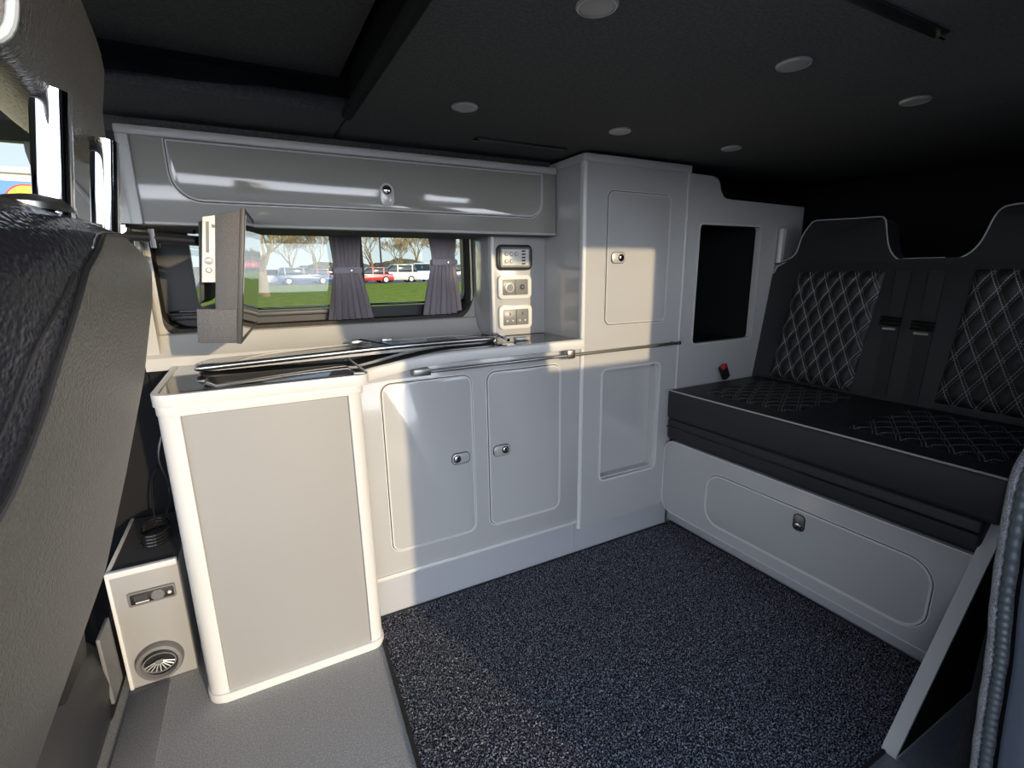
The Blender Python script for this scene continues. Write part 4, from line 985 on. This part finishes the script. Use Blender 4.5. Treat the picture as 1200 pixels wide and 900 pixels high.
# shop with a round sign seen through the cab window
sh_ = thing('shop_building', 'cream shop wall with blue sign seen through the cab window', 'building', (-8, 26, -0.5))
MB().box((-22, 26, -0.5), (-3.2, 36, 5.25)).build('wall', 'shop_wall', sh_)
MB().box((-22.3, 25.8, 5.22), (-3.0, 36, 5.5), 0.05).build('roof_edge', 'shop_roof', sh_)
sg_ = MB().box((-7.8, 25.86, 3.2), (-6.0, 25.99, 4.95), 0.03).build('sign_board', 'sign_blue', sh_)
MB().lathe([(0.76, 25.85), (0.76, 25.80), (0.74, 25.79)], lambda a_, b_, d: Vector((-6.95 + a_, d, 4.08 + b_)), 40).build('sign_ring', 'sign_red', sg_)
MB().lathe([(0.69, 25.80), (0.69, 25.77)], lambda a_, b_, d: Vector((-6.95 + a_, d, 4.08 + b_)), 40).build('sign_disc', 'sign_yellow', sg_)

# ------------------------------------------------------------------ light: low sun through the doorway, pale sky
SUN_DIR = Vector((-SUN_S, 1.0, -SUN_T)).normalized()
sd = bpy.data.lights.new('sun', 'SUN'); sd.energy = 2.75; sd.angle = math.radians(0.9); sd.color = (1.0, 0.79, 0.50)
so_ = bpy.data.objects.new('sun', sd); COL.objects.link(so_)
so_.rotation_euler = SUN_DIR.to_track_quat('-Z', 'Y').to_euler()
w = bpy.data.worlds.new('sky'); scene.world = w; w.use_nodes = True
nt = w.node_tree; bg = nt.nodes['Background']; bg.inputs['Strength'].default_value = 1.0
tc = nt.nodes.new('ShaderNodeTexCoord'); sep = nt.nodes.new('ShaderNodeSeparateXYZ'); nt.links.new(tc.outputs['Generated'], sep.inputs[0])
ramp = nt.nodes.new('ShaderNodeValToRGB'); nt.links.new(sep.outputs['Z'], ramp.inputs[0])
ramp.color_ramp.elements[0].position = 0.0; ramp.color_ramp.elements[0].color = (0.84, 0.90, 0.94, 1)
ramp.color_ramp.elements[1].position = 0.55; ramp.color_ramp.elements[1].color = (0.30, 0.48, 0.85, 1)
e = ramp.color_ramp.elements.new(0.12); e.color = (0.66, 0.79, 0.94, 1)
dot = nt.nodes.new('ShaderNodeVectorMath'); dot.operation = 'DOT_PRODUCT'; dot.inputs[1].default_value = tuple(-SUN_DIR); nt.links.new(tc.outputs['Generated'], dot.inputs[0])
pw = nt.nodes.new('ShaderNodeMath'); pw.operation = 'POWER'
mxm = nt.nodes.new('ShaderNodeMath'); mxm.operation = 'MAXIMUM'; mxm.inputs[1].default_value = 0.0; ad_ = nt.nodes.new('ShaderNodeMath'); ad_.operation = 'MULTIPLY_ADD'; ad_.inputs[1].default_value = 0.78; ad_.inputs[2].default_value = 0.22
nt.links.new(dot.outputs['Value'], ad_.inputs[0]); nt.links.new(ad_.outputs[0], mxm.inputs[0]); nt.links.new(mxm.outputs[0], pw.inputs[0]); pw.inputs[1].default_value = 0.85
sc_ = nt.nodes.new('ShaderNodeMix'); sc_.data_type = 'RGBA'; sc_.blend_type = 'ADD'; sc_.inputs['B'].default_value = (5.6, 5.85, 6.4, 1)
hz = nt.nodes.new('ShaderNodeMath'); hz.operation = 'SUBTRACT'; hz.inputs[0].default_value = 1.0; hz.use_clamp = True; nt.links.new(sep.outputs['Z'], hz.inputs[1])
hp = nt.nodes.new('ShaderNodeMath'); hp.operation = 'POWER'; hp.inputs[1].default_value = 2.6; nt.links.new(hz.outputs[0], hp.inputs[0])
hm = nt.nodes.new('ShaderNodeMath'); hm.operation = 'MULTIPLY'; nt.links.new(pw.outputs[0], hm.inputs[0]); nt.links.new(hp.outputs[0], hm.inputs[1])
nt.links.new(hm.outputs[0], sc_.inputs['Factor']); nt.links.new(ramp.outputs['Color'], sc_.inputs['A']); nt.links.new(sc_.outputs['Result'], bg.inputs['Color'])

scene.view_settings.view_transform = 'Standard'; scene.view_settings.look = 'None'
scene.view_settings.gamma = 1.0; scene.view_settings.use_curve_mapping = False
scene.view_settings.exposure = 0.30
scene.cycles.max_bounces = 10; scene.cycles.diffuse_bounces = 6; scene.cycles.glossy_bounces = 5; scene.cycles.transparent_max_bounces = 12
scene.cycles.caustics_reflective = False; scene.cycles.caustics_refractive = False
scene.cycles.sample_clamp_indirect = 6.0
